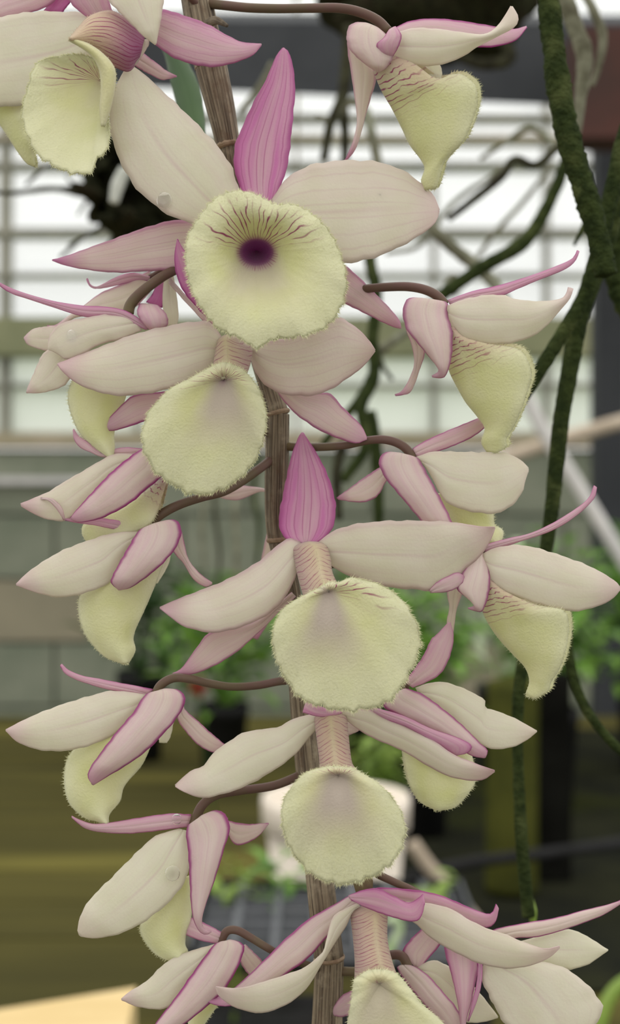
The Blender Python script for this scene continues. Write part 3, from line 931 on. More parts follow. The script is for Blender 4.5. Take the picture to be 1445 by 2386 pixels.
def potted(px, Y, pot_d, pot_h, mat_pot, mat_leaf, n, spread, height, label, leaf=0.045, seed=3, flower=False, name='potted_plant'):
    rs = np.random.default_rng(seed)
    c = np.array([xpx(px, Y), Y, BZ])
    o = empty(name, c, None, label, 'potted plant', 'potted plants on the bench')
    r = pot_d / 2
    lathe('pot', [(r * .75, 0.0015), (r * .95, pot_h - .02), (r, pot_h - .02), (r, pot_h), (r * .9, pot_h), (r * .86, pot_h - .012), (r * .7, pot_h - .014)], c, mat_pot, o, 24)
    lathe('soil', [(r * .8, pot_h - .018), (r * .82, pot_h - .012), (r * .3, pot_h - .008)], c, M_SOIL, o, 20)
    cc = c + np.array([0, 0, pot_h + height * .5])
    V, F = leaf_cloud(n, cc, spread, spread, height * .55, leaf, rs=rs)
    f = mesh_obj('foliage', V, F, mat_leaf, o); f['kind'] = 'stuff'
    for k in range(7):
        a = rs.uniform(0, 6.28); q = rs.uniform(.3, .9)
        e = c + np.array([math.cos(a) * spread * q, math.sin(a) * spread * q, pot_h + height * rs.uniform(.5, .95)])
        m = (c + e) / 2 + np.array([0, 0, height * .25])
        tube('stem', o, [c + np.array([0, 0, pot_h - .012]), m, e], [0.0028, 0.0022, 0.0012], mat_leaf, nseg=6, n=8)
    return o


potted(985, 1.66, 0.085, 0.15, M_BLACK, M_LEAF_G, 230, 0.075, 0.19, 'bushy green plant in a black pot, nearest the front orchid lip', seed=11, leaf=.05)
potted(1175, 2.05, 0.095, 0.16, M_BLACK, M_LEAF_W, 90, 0.10, 0.24, 'pale silvery-leaved plant in a black pot beside the mossy post', seed=12, leaf=.04)
potted(1285, 1.85, 0.085, 0.15, M_BLACK, M_LEAF_G, 250, 0.075, 0.25, 'bushy green plant in a black pot beside the white pipe', seed=13, leaf=.055)
potted(1500, 2.12, 0.095, 0.16, M_BLACK, M_LEAF_G, 240, 0.085, 0.25, 'green plant in a black pot at the right edge of the bench', seed=14, leaf=.055)
potted(330, 2.25, 0.095, 0.16, M_BLACK, M_LEAF_D, 200, 0.10, 0.22, 'dark green plant in a black pot, leftmost on the bench', seed=15, leaf=.05)
potted(520, 1.98, 0.085, 0.14, M_BLACK, M_LEAF_G, 230, 0.095, 0.20, 'bright green plant in a black pot behind the brown cane', seed=16, leaf=.05)
potted(850, 2.35, 0.095, 0.15, M_BLACK, M_LEAF_G, 180, 0.10, 0.22, 'low green plant in a black pot between the cream pot and the wall', seed=17, leaf=.05)
potted(885, 1.50, 0.06, 0.075, M_BLACK, M_LEAF_Y, 70, 0.028, 0.10, 'small lime-green plant in a black pot just behind the cream pot', seed=18, leaf=.03)
# dark sheet added over the right half of the bench, standing in for shade
clv, clf = [], []
nx, ny = 24, 20
for j in range(ny + 1):
    for i_ in range(nx + 1):
        x = 0.075 + 1.3 * i_ / nx; yy = 1.06 + 1.5 * j / ny
        clv.append((x + 0.02 * math.sin(yy * 9), yy, BZ + 0.0035 + 0.002 * math.sin(x * 23 + yy * 7) * math.sin(yy * 17)))
o_ = len(clv)
clv += [(a_[0], a_[1], a_[2] - 0.001) for a_ in clv]
for j in range(ny):
    for i_ in range(nx):
        q = j * (nx + 1) + i_
        clf.append((q, q + 1, q + nx + 2, q + nx + 1)); clf.append((q + o_, q + nx + 1 + o_, q + nx + 2 + o_, q + 1 + o_))
M_SHADE_SHEET = simple_mat('shade_sheet_dark', (0.014, 0.015, 0.012), (0.024, 0.025, 0.015), 8, 0.9, c3=(0.030, 0.034, 0.012), spec=0.0)
o = mesh_obj('shade_sheet', clv, clf, M_SHADE_SHEET, None, org=(0.7, 1.7, BZ))
tag(o, 'dark sheet added over the right half of the bench to stand for shade', 'cloth')
# seedlings in the crate
for k, (px, py_, Y, s, mt, lab) in enumerate(((545, 2130, .97, .020, M_LEAF_Y, 'lime seedling at the left end of the black crate'),
                                    (660, 2090, 1.0, .030, M_LEAF_G, 'green seedling in the black crate beside the brown cane'),
                                    (1000, 2170, .93, .024, M_LEAF_Y, 'lime seedling at the right end of the black crate'))):
    c = np.array([xpx(px, Y), Y, BZ + 0.007])
    o = empty('seedling', c, None, lab, 'seedling', 'seedlings in the crate')
    V, F = leaf_cloud(16, c + np.array([0, 0, 0.12]), .016, .016, .022, s, rs=np.random.default_rng(40 + k))
    mesh_obj('foliage', V, F, mt, o)
    tube('stem', o, [c, c + np.array([.003, 0, .06]), c + np.array([0, 0, .12])], [.002, .002, .0012], mt, nseg=6, n=8)


def blade_tuft(name, c, n, length, width, mat, label, seed, lean=0.5):
    rs = np.random.default_rng(seed)
    o = empty(name, c, None, label, 'plant')
    for k in range(n):
        az = rs.uniform(0, 6.28); L = length * rs.uniform(.6, 1.15); ln = lean * rs.uniform(.3, 1.2)
        D = np.array([math.cos(az), math.sin(az), 0]); S = np.array([-math.sin(az), math.cos(az), 0])
        V, F = [], []
        for j in range(9):
            t = j / 8
            q = np.asarray(c) + D * (ln * L * t ** 1.8) + np.array([0, 0, L * (t - 0.35 * ln * t ** 2.5)])
            w = width * (1 - t) ** .6 * min(1, .5 + t * 3)
            V += [q - S * w, q + np.array([0, 0, -w * .35]) + D * w * .2, q + S * w]
        for j in range(8):
            b = j * 3
            F += [(b, b + 1, b + 4, b + 3), (b + 1, b + 2, b + 5, b + 4)]
        mesh_obj('blade', V, F, mat, o)
    return o


# post, rails and pipes between the pots
pst = empty('mossy_post', (xpx(1192, 1.38), 1.38, BZ), None, 'stout olive-green mossy post standing on the bench', 'post')
ptube('shaft', pst, [(1192, 2072), (1193, 1900), (1195, 1700), (1196, 1590)], [62, 60, 60], M_OLIVE, Y=1.38, nseg=16)
dk = empty('dark_stake', (xpx(1290, 1.55), 1.55, BZ), None, 'black timber stake standing beside the mossy post', 'stake')
box('shaft', xpx(1256, 1.42), xpx(1332, 1.42), 1.42, 1.46, BZ + .006, zpx(1575, 1.42), simple_mat('black_stake', (0.012, 0.012, 0.010), (0.007, 0.007, 0.006), 20, 0.95, spec=0.0), dk)  # even near-black colour over the whole shaft
o = ptube('white_pipe', None, [(1215, 905), (1270, 1010), (1330, 1105), (1480, 1350), (1640, 1620)], [17, 17, 17], M_PIPE, Y=1.25, org=(0, 1.25, 1.3))
tag(o, 'white plastic pipe slanting down at the right of the flowers', 'pipe')
o = ptube('beige_pole', None, [(1090, 1082), (1190, 1062), (1320, 1020), (1480, 975), (1700, 915)], [17, 17, 17], M_BEIGE, Y=1.6, org=(0, 1.6, 1.3))
tag(o, 'beige pole lying almost level behind the white pipe', 'pole')
o = ptube('dark_hose', None, [(880, 2060), (1100, 2010), (1300, 1985), (1480, 1960), (1700, 1930)], [14, 14, 14], M_BLACK, Y=1.3, org=(0, 1.3, 1.0))
tag(o, 'dark hose lying across the bench in front of the mossy post', 'hose')
o = ptube('wooden_batten', None, [(960, 1965), (1000, 2020), (1060, 2090), (1110, 2150)], [17, 17, 17], M_BEIGE, Y=1.12, org=(0, 1.12, .95))
tag(o, 'brown batten leaning beside the cream pot', 'batten')
# small red blossom on the left plant
rd = empty('red_blossom', at(462, 1600, 1.7), None, 'small red blossom showing beside the brown cane', 'blossom')
c = at(462, 1600, 1.7)
for k in range(5):
    a = 2 * math.pi * k / 5
    D = np.array([math.cos(a), -0.3, math.sin(a)]); S = np.array([-math.sin(a), 0, math.cos(a)])
    V = [c, c + D * .009 + S * .006, c + D * .016, c + D * .009 - S * .006]
    V2 = [np.array(q) + np.array([0, .0008, 0]) for q in V]
    mesh_obj('petal', V + V2, [(0, 1, 2, 3), (7, 6, 5, 4), (0, 4, 5, 1), (1, 5, 6, 2), (2, 6, 7, 3), (3, 7, 4, 0)], M_RED, rd)
tube('stem', rd, [c, c + np.array([.01, .02, -.09]), c + np.array([.02, .03, -.188])], [.0015, .0015, .0015], M_LEAF_D, nseg=6, n=10)

# ------------------------------------------------------------------ hanging roots
def lump(name, c, r, mat, parent=None, seed=1, n=26, m=18, amp=0.28):
    rs = np.random.default_rng(seed)
    ks = rs.normal(0, 1, (14, 3)) * 3.2; ph = rs.uniform(0, 6.28, 14); am = rs.uniform(.3, 1, 14)
    V, F = [], []
    for j in range(m + 1):
        th = math.pi * j / m
        for k in range(n):
            a = 2 * math.pi * k / n
            q = np.array([math.sin(th) * math.cos(a), math.sin(th) * math.sin(a), math.cos(th)])
            s = 1 + amp * float(np.sum(am * np.sin(ks @ q + ph))) / 4
            V.append(np.asarray(c) + q * np.asarray(r) * s)
    for j in range(m):
        for k in range(n):
            k2 = (k + 1) % n
            F.append((j * n + k, j * n + k2, (j + 1) * n + k2, (j + 1) * n + k))
    return mesh_obj(name, V, F, mat, parent)


c = at(1040, 20, .38)
hang = empty('hanging_basket_plant', c, None, 'dark mossy hanging plant at the top trailing tangled aerial roots', 'plant')
sc = (CAM_D + .38) / FPX
lump('root_ball', at(1040, -10, .38), (235 * sc, .05, 135 * sc), M_MOSS, hang, 4)
lump('root_ball', at(880, -30, .40), (150 * sc, .05, 95 * sc), M_MOSS, hang, 9)
tube('hanger_wire', hang, [at(1040, -60, .38), at(1040, -500, .38), at(1040, -1100, .38)], [.0012] * 3, M_WIRE, nseg=6, n=6)
far_roots = [
    ([(815, 60), (808, 150), (798, 225), (770, 290), (755, 372)], [15, 14, 10], .30, M_ROOT_D),
    ([(812, 120), (800, 230), (805, 330), (800, 420)], [13, 12, 9], .31, M_ROOT_D),
    ([(735, 272), (775, 275), (812, 240), (850, 255), (870, 330), (888, 420)], [7, 12, 11], .30, M_ROOT_B),
    ([(640, 150), (608, 205), (560, 262)], [12, 11, 8], .33, M_ROOT_B),
    ([(858, 430), (862, 600), (878, 690), (868, 790), (872, 880), (842, 950), (852, 1040), (800, 1120)], [14, 14, 12], .24, M_ROOT),
    ([(876, 860), (838, 930), (780, 1000), (750, 1040)], [13, 11, 9], .25, M_ROOT),
    ([(880, 820), (930, 785), (985, 745), (1060, 640)], [11, 10, 9], .28, M_ROOT_B),
    ([(876, 800), (890, 850), (915, 885)], [7, 6, 4], .25, M_ROOT_D),
    ([(862, 960), (876, 1040), (882, 1190), (880, 1300)], [15, 14, 10], .26, M_ROOT),
    ([(800, 1030), (785, 1100), (790, 1210)], [13, 12, 9], .27, M_ROOT_D),
    ([(1330, 330), (1295, 440), (1225, 560), (1120, 625), (1020, 695)], [12, 17, 15], .20, M_ROOT),
    ([(985, 505), (1040, 565), (1090, 605), (1150, 660), (1200, 740)], [12, 16, 13], .26, M_ROOT_B),
    ([(1308, 335), (1250, 385), (1200, 372), (1168, 412), (1110, 460), (1045, 510)], [9, 11, 8], .24, M_ROOT_D),
    ([(1310, 350), (1240, 300), (1180, 330), (1120, 370)], [7, 8, 5], .30, M_ROOT_B),
    ([(900, 590), (980, 570), (1060, 470), (1180, 390)], [5, 6, 5], .34, M_ROOT_B),
    ([(1060, 690), (1140, 560), (1220, 470), (1290, 380)], [5, 6, 5], .36, M_ROOT_B),
    ([(1140, 60), (1190, 130), (1130, 150), (1060, 130)], [14, 16, 12], .36, M_ROOT_D),
    ([(830, -20), (860, 60), (900, 110), (960, 140)], [14, 14, 10], .36, M_ROOT_D),
    ([(505, 1080), (500, 1180), (512, 1290), (505, 1370)], [5, 5, 3], .55, M_ROOT_D),
    ([(560, 1080), (548, 1190), (552, 1300), (545, 1420)], [6, 6, 4], .60, M_ROOT_B),
    ([(602, 1060), (592, 1150), (604, 1230), (598, 1320)], [7, 6, 4], .50, M_ROOT),
    ([(480, 1140), (470, 1240), (478, 1330)], [5, 5, 3], .62, M_ROOT_B),
]
for pth, rr, Y, mt in far_roots:
    ptube('aerial_root', hang, pth, rr, mt, Y=Y, nseg=10, jitter=.03)

vr = empty('aerial_root_bundle', at(1300, -60, .06), None, 'mossy dark green aerial roots hanging close behind the right-hand flowers', 'roots')
near_roots = [
    ([(1270, -80), (1285, 60), (1302, 200), (1325, 320), (1355, 420), (1380, 500), (1398, 570), (1412, 640)], [24, 29, 26], .040, M_ROOT, .06),
    ([(1500, 200), (1455, 320), (1425, 450), (1398, 570), (1362, 690), (1300, 795), (1225, 915), (1190, 960)], [19, 19, 15], .052, M_ROOT, .03),
    ([(1470, 330), (1438, 470), (1398, 610), (1352, 735), (1330, 850), (1308, 980), (1296, 1090), (1283, 1210), (1265, 1320), (1238, 1440), (1215, 1560), (1206, 1690), (1210, 1850), (1218, 1990), (1232, 2135)], [20, 22, 19, 15, 13, 16], .060, M_ROOT, .03),
    ([(1318, 1310), (1322, 1420), (1326, 1530), (1350, 1620), (1392, 1690), (1450, 1752), (1520, 1800)], [11, 12, 10], .062, M_ROOT, .03),
    ([(1300, -60), (1335, 50), (1362, 130), (1352, 240), (1345, 320)], [20, 20, 8], .12, M_ROOT_B, .04),
    ([(1350, -40), (1385, 30), (1405, 85), (1396, 150), (1380, 200)], [10, 11, 6], .16, M_ROOT_B, .04),
    ([(1460, 520), (1432, 600), (1440, 680), (1470, 760)], [26, 22, 14], .07, M_ROOT, .10),
    ([(1375, 500), (1352, 545), (1338, 572)], [9, 7, 3], .09, M_ROOT, .03),
]
for pth, rr, Y, mt, jt in near_roots:
    ptube('aerial_root', vr, pth, rr, mt, Y=Y, nseg=14, jitter=jt, n=len(pth) * 12)
ptube('root_tip', vr, [(1232, 2100), (1240, 2125), (1243, 2150)], [13, 12, 6], M_LEAF_Y, Y=.061)

# dark mossy clump on the left with thin twigs and one pale root tip
cl = empty('moss_clump', at(320, 440, .30), None, 'dark moss clump with twigs behind the upper left flower', 'moss')
sc = (CAM_D + .30) / FPX
rs_ = np.random.default_rng(77)
for (px, py, rx, ry, sd) in ((325, 445, 78, 70, 21), (400, 505, 80, 62, 22), (262, 372, 46, 44, 23), (245, 470, 40, 30, 24), (300, 530, 50, 36, 25), (380, 410, 60, 50, 26), (215, 400, 24, 20, 27), (345, 350, 40, 36, 28)):
    lump('clump', at(px, py, .30 + rs_.uniform(-.01, .015)), (rx * sc, .02, ry * sc), M_MOSS, cl, sd, amp=.75)
for k in range(22):
    a0 = rs_.uniform(0, 6.28); px, py = 320 + 95 * math.cos(a0), 445 + 80 * math.sin(a0); L_ = rs_.uniform(40, 110); a1 = a0 + rs_.normal(0, .6)
    ptube('twig', cl, [(px, py), (px + L_ * .5 * math.cos(a1), py + L_ * .5 * math.sin(a1)), (px + L_ * math.cos(a1 + rs_.normal(0, .5)), py + L_ * math.sin(a1 + rs_.normal(0, .5)))], [5, 4, 2.5], M_ROOT_D, Y=.30, nseg=6, jitter=.06, n=12)
ptube('root_tip', cl, [(292, 395), (275, 430), (265, 472)], [15, 16, 11], M_ROOT_W, Y=.26)
for pth, rr in (([(330, 470), (220, 460), (130, 440), (20, 450), (-60, 440)], [10, 7, 5]), ([(270, 360), (190, 400), (120, 385), (60, 430)], [8, 6, 4]),
                ([(300, 500), (200, 550), (140, 600)], [6, 5, 4]), ([(330, 560), (350, 650), (345, 760)], [8, 6, 5]), ([(250, 330), (200, 250), (120, 200)], [7, 6, 4]),
                ([(340, 400), (320, 200), (330, 60), (340, -200)], [9, 8, 7])):
    ptube('twig', cl, pth, rr, M_ROOT_D, Y=.30, nseg=8, jitter=.05)

# shoots low in the frame
sh1 = empty('green_shoot', at(1400, 2386, .45), None, 'yellow-green arching shoot at the lower right corner', 'shoot')
ptube('stem', sh1, [(1395, 2600), (1390, 2450), (1405, 2360), (1440, 2300), (1500, 2265)], [17, 19, 14], M_LEAF_Y, Y=.45)
tube('stalk', sh1, [at(1395, 2600, .45), np.array([at(1395, 2600, .45)[0], .60, 0.97]), np.array([at(1395, 2600, .45)[0], .74, BZ + .001])], [.0028, .003, .003], M_LEAF_Y, nseg=8, n=12)
sh2 = empty('curled_shoot', at(905, 2200, .70), None, 'pale green curled shoot behind the lowest rolled flower tube', 'shoot')
ptube('stem', sh2, [(900, 2420), (895, 2260), (915, 2200), (932, 2165), (920, 2140), (900, 2150)], [12, 12, 8], M_LEAF_W, Y=.70)

# ------------------------------------------------------------------ the orchid
root_pos = P(450, -300, 12)
ORCHID = empty('orchid_plant', root_pos, None, 'brown orchid cane hung with white and pink flowers that have fringed cream lips', 'orchid')

cane_path = [(440, -300, 12), (450, -120, 12), (460, 0, 12), (492, 157, 12), (516, 260, 12), (532, 340, 12), (548, 440, 13), (570, 600, 14), (600, 800, 14), (632, 910, 13), (647, 965, 12), (645, 1080, 12), (643, 1200, 12),
             (648, 1260, 12), (672, 1350, 13), (690, 1480, 14), (704, 1650, 14), (714, 1750, 13), (735, 1950, 12), (752, 2100, 11), (768, 2235, 10), (762, 2386, 10), (755, 2560, 10)]
cuts = [(0, 3, (34, 36, 37)), (3, 5, (37, 33, 27)), (5, 10, (20, 22, 26)), (10, 13, (27, 28, 24)), (13, 20, (22, 28, 34)), (20, 22, (33, 36, 36))]
for a, b, rr in cuts:
    ptube('internode', ORCHID, cane_path[a:b + 1], rr, M_CANE, nseg=40, flute=.025, attr='cane_uv', n=60)
for i, r in ((3, 37), (5, 28), (10, 29), (13, 26), (20, 36)):
    x, y, d = cane_path[i]; x0, y0, d0 = cane_path[i - 1]
    v = np.array([x - x0, y - y0]); v = v / np.linalg.norm(v)
    ptube('node_ring', ORCHID, [(x - v[0] * 7, y - v[1] * 7, d), (x, y, d), (x + v[0] * 3, y + v[1] * 3, d)], (r * .97, r * 1.03, r * .92), M_NODE, nseg=32, flute=.02, n=10)
ptube('dried_stub', ORCHID, [(470, 60, 10), (490, 52, 8), (506, 48, 7), (530, 60, 6)], (8, 11, 4), M_CANE, attr='cane_uv')


def flower(px, py, d, label):
    return empty('flower', P(px, py, d), ORCHID, label)


def pedicel(f, path, r=10):
    return ptube('pedicel', f, path, (r * 1.02, r * .92, r * 1.06), M_PED, nseg=12)


SEP = dict(pink=.38, margin=.85, tip=.55, vein=.16)       # sepals seen from behind, magenta margins
PET = dict(pink=.07, margin=.12, tip=.30, vein=.05)       # white petals

# --- flower facing the viewer, largest
f = flower(600, 540, 6, 'largest open flower facing the viewer with a purple throat and upright pink sepal')
petal('dorsal_sepal', f, [(580, 470), (558, 435), (545, 380), (549, 335), (565, 295), (590, 240), (620, 185), (643, 132), (658, 112)], [(640, 475), (656, 430), (671, 380), (678, 320), (684, 260), (688, 205), (682, 150), (672, 120), (662, 112)],
      d=(4, 4.5, 7), cam=(-.5, -1.2, .3), pink=.72, margin=.45, tip=.25, vein=.80)
petal('petal', f, [(490, 545), (440, 518), (405, 507), (360, 478), (310, 430), (275, 365), (257, 305), (256, 250), (270, 200), (298, 150)], [(575, 480), (553, 430), (541, 392), (525, 365), (500, 332), (450, 280), (400, 232), (360, 195), (330, 168), (302, 150)],
      d=(3, 0, 3.5), cam=1.3, tilt=-.8, pink=.05, margin=.08, tip=.0, vein=.05)
petal('petal', f, [(630, 470), (665, 420), (700, 395), (745, 380), (800, 374), (870, 376), (930, 393), (975, 422), (1010, 455), (1024, 488)], [(640, 530), (690, 580), (740, 607), (800, 613), (850, 607), (900, 590), (955, 563), (1000, 533), (1018, 513), (1024, 492)],
      d=(3.5, 2, 6), cam=1.2, tilt=.5, pink=.08, margin=.07, tip=.22, vein=.13)
petal('lateral_sepal', f, [(470, 512), (440, 513), (400, 514), (340, 530), (270, 555), (200, 580), (160, 595), (122, 605)], [(480, 600), (440, 618), (400, 629), (340, 632), (270, 635), (200, 628), (150, 618), (122, 607)],
      d=(5.5, 6, 8), cam=.9, pink=.26, margin=.42, tip=.85, vein=.26)
petal('lateral_sepal', f, [(740, 575), (800, 616), (830, 640), (870, 680), (905, 715), (930, 745), (935, 764)], [(720, 660), (760, 690), (800, 706), (840, 725), (880, 745), (915, 761), (934, 766)],
      d=(5, 7, 10), cam=.9, pink=.34, margin=.45, tip=.45, vein=.18)
lip_front('lip', f, [(470, 500), (500, 466), (545, 447), (590, 452), (622, 468), (642, 478), (680, 478), (720, 495), (760, 532), (787, 580), (803, 630), (806, 672), (795, 712), (765, 756), (720, 778), (680, 786), (640, 788), (610, 805), (592, 810), (565, 790), (510, 765), (480, 732), (455, 692), (440, 650), (434, 600), (440, 550)],
          (598, 588), (44, 36), d=-7, deep=5.5, fwd=1.0, top_back=1.4, ridge=.6, hair=.6, veins=44, vein_r=(.02, .98), vein_up=.50, blush=(.24, .50, .30), surf=11000)
ptube('pedicel', f, [(560, 470, 13), (580, 500, 10), (598, 540, 7)], (9, 9, 10), M_PED)

# --- second front flower, below
f = flower(545, 800, 6, 'open flower just below the largest one, lip tilted to the left')
petal('dorsal_sepal', f, [(500, 762), (455, 712), (425, 675), (409, 630), (407, 590), (413, 557)], [(545, 760), (505, 700), (482, 650), (455, 610), (430, 585), (414, 557)], d=(5, 3, 2.5), cam=.4, pink=.75, margin=.7, tip=.5, vein=.2)
petal('petal', f, [(520, 790), (490, 752), (450, 750), (390, 760), (310, 780), (225, 812), (165, 835), (134, 847)], [(515, 840), (480, 870), (430, 895), (350, 916), (270, 922), (220, 910), (185, 897), (150, 870), (134, 850)],
      d=(3, 0, 0), cam=1.6, tilt=.6, pink=.08, margin=.12, tip=.38, vein=.10)
petal('petal', f, [(580, 800), (620, 795), (680, 785), (735, 760), (787, 740), (830, 763), (860, 793), (874, 815)], [(582, 822), (595, 865), (620, 898), (660, 918), (722, 922), (765, 910), (812, 880), (850, 850), (874, 819)],
      d=(3, 1.5, 4), cam=1.4, tilt=-.4, pink=.14, margin=.14, tip=.16, vein=.13)
petal('lateral_sepal', f, [(610, 850), (690, 900), (735, 914), (770, 918), (800, 950), (840, 990), (855, 1018)], [(600, 870), (640, 905), (660, 932), (690, 965), (740, 1000), (790, 1022), (830, 1033), (855, 1024)],
      d=(5, 6, 5), cam=1.0, pink=.26, margin=.55, tip=.45, vein=.20)
petal('lateral_sepal', f, [(500, 860), (440, 890), (392, 911), (320, 918), (291, 937), (262, 966), (240, 990)], [(500, 920), (440, 950), (380, 970), (343, 980), (291, 997), (256, 1004), (240, 997)],
      d=(5, 4, 4), cam=.9, pink=.34, margin=.7, tip=.4, vein=.22)
lip_tube('lip_base', f, [(510, 782), (505, 800), (502, 830), (497, 862), (490, 885)], [(555, 780), (574, 800), (586, 815), (582, 845), (572, 875)], d=(4, 1, -2), dr=2.2, veins=7, seam=-.35, pink=.5, tan=.7)
lip_front('lip', f, [(500, 852), (470, 868), (430, 890), (400, 905), (362, 942), (340, 978), (332, 1030), (348, 1075), (370, 1106), (400, 1126), (432, 1145), (475, 1151), (525, 1136), (565, 1106), (596, 1068), (613, 1022), (620, 968), (608, 922), (592, 892), (570, 866), (540, 850), (520, 846)],
          (522, 884), (22, 12), hole=False, d=-4, deep=.6, fwd=1.2, top_back=.2, ridge=.5, hair=.58, veins=44, vein_r=(.03, .95), vein_up=.30, blush=(.32, .75, .22), throat_amt=.9, tan=.2, surf=10000)
ptube('pedicel', f, [(610, 780, 13), (590, 770, 10), (560, 775, 6)], (9, 9, 10), M_PED)

# --- third front flower (middle of the cane)
f = flower(725, 1262, 6, 'middle open flower with a pink arrowhead sepal above a round fringed lip')
petal('dorsal_sepal', f, [(690, 1266), (668, 1256), (654, 1238), (650, 1205), (658, 1160), (668, 1110), (680, 1060), (694, 1022), (703, 1008)], [(735, 1266), (752, 1256), (772, 1236), (782, 1200), (780, 1160), (765, 1110), (745, 1068), (722, 1030), (707, 1008)],
      d=(4, 6, 9), cam=(-.5, -1.0, .2), pink=.72, margin=.5, tip=.3, vein=.80)
petal('petal', f, [(742, 1262), (780, 1236), (820, 1223), (860, 1217), (920, 1213), (1000, 1214), (1060, 1217), (1110, 1225), (1153, 1228)], [(755, 1305), (800, 1335), (850, 1355), (900, 1367), (960, 1373), (1010, 1377), (1045, 1370), (1080, 1330), (1115, 1300), (1140, 1265), (1154, 1231)],
      d=(3, 0, 0), cam=1.5, tilt=-.8, pink=.07, margin=.14, tip=.26, vein=.05)
petal('petal_fold', f, [(1000, 1376), (1020, 1355), (1043, 1343), (1064, 1334), (1080, 1340)], [(1005, 1381), (1035, 1380), (1060, 1373), (1077, 1360), (1082, 1346)], d=(.2, -.6, -.2), cam=.3, pink=.35, margin=.5, tip=.6, vein=.1, nv=16, nu=9)
petal('petal', f, [(700, 1262), (665, 1258), (600, 1310), (530, 1350), (450, 1382), (400, 1402), (372, 1415)], [(695, 1310), (688, 1345), (670, 1382), (640, 1420), (590, 1450), (540, 1467), (490, 1474), (430, 1460), (400, 1440), (373, 1418)],
      d=(3, .5, 1), cam=1.7, tilt=.8, pink=.09, margin=.20, tip=.45, vein=.06)
petal('lateral_sepal', f, [(680, 1380), (600, 1445), (540, 1462), (490, 1473), (465, 1500), (440, 1535), (420, 1560), (402, 1569)], [(690, 1390), (650, 1425), (620, 1457), (590, 1485), (550, 1520), (500, 1551), (450, 1570), (403, 1572)],
      d=(5, 5, 5), cam=.8, pink=.26, margin=.45, tip=.65, vein=.14)
lip_tube('lip_base', f, [(690, 1268), (683, 1276), (688, 1305), (698, 1350), (712, 1398)], [(742, 1260), (760, 1272), (768, 1300), (773, 1335), (790, 1372)], d=(4, 0, -3), dr=2.4, veins=9, seam=.35, pink=.45, tan=.75)
lip_front('lip', f, [(788, 1359), (820, 1348), (857, 1355), (896, 1369), (930, 1393), (955, 1425), (973, 1462), (979, 1495), (970, 1533), (951, 1573), (923, 1616), (894, 1640), (857, 1649), (815, 1655), (778, 1651), (738, 1641), (707, 1630), (683, 1604), (659, 1567), (642, 1527), (636, 1488), (642, 1454), (659, 1422), (686, 1401), (714, 1386), (746, 1370), (767, 1358)],
          (766, 1378), (20, 14), hole=False, d=-6, deep=.2, fwd=.9, top_back=.6, ridge=.9, hair=.62, veins=36, vein_r=(.10, .92), vein_up=.24, blush=(.34, .75, .15), throat_amt=.15, tan=.12, surf=11000)

# --- fourth front flower
f = flower(775, 1665, 5, 'open flower with a round furry lip in front of the cream pot')
petal('dorsal_sepal', f, [(718, 1626), (735, 1640), (765, 1652), (797, 1657)], [(706, 1660), (735, 1668), (770, 1670), (799, 1661)], d=(2, 1, 2), cam=.5, pink=.62, margin=.5, tip=.3, vein=.15, nv=18, nu=11)
petal('petal', f, [(745, 1662), (722, 1665), (683, 1676), (645, 1695), (575, 1705), (530, 1730), (492, 1760), (475, 1785), (445, 1796), (408, 1829)], [(745, 1690), (720, 1718), (685, 1760), (630, 1800), (565, 1835), (500, 1855), (465, 1858), (430, 1846), (409, 1833)],
      d=(3, 0, -2), cam=1.3, tilt=.6, pink=.04, margin=.08, tip=.25, vein=.03)
petal('petal', f, [(795, 1655), (859, 1652), (897, 1672), (949, 1694), (1009, 1724), (1056, 1757), (1112, 1780), (1153, 1795)], [(800, 1672), (855, 1712), (936, 1748), (983, 1776), (1035, 1804), (1082, 1817), (1125, 1817), (1153, 1798)],
      d=(3, 1, -1), cam=1.1, tilt=-.6, pink=.08, margin=.25, tip=.30, vein=.04)
petal('lateral_sepal', f, [(800, 1672), (820, 1678), (840, 1698)], [(795, 1712), (815, 1712), (840, 1701)], d=(5, 6, 6), cam=.4, pink=.2, margin=.3, tip=.2, nv=14, nu=9)
lip_tube('lip_base', f, [(742, 1660), (734, 1672), (739, 1712), (747, 1780), (742, 1800)], [(796, 1657), (806, 1670), (810, 1712), (818, 1776), (832, 1796)], d=(4, 0, -3), dr=2.3, veins=11, seam=0.0, pink=.35, tan=.85)
lip_front('lip', f, [(825, 1792), (880, 1826), (919, 1866), (939, 1909), (943, 1948), (924, 1994), (893, 2026), (855, 2046), (799, 2059), (739, 2043), (704, 2013), (674, 1969), (659, 1922), (661, 1870), (683, 1832), (713, 1802), (760, 1788), (790, 1788)],
          (788, 1806), (17, 12), hole=False, d=-7, deep=.1, fwd=1.2, top_back=.6, ridge=.8, hair=.62, veins=44, vein_r=(.1, 1.0), vein_up=.46, blush=(.34, .85, .30), throat_amt=.0, tan=.5, surf=11000)

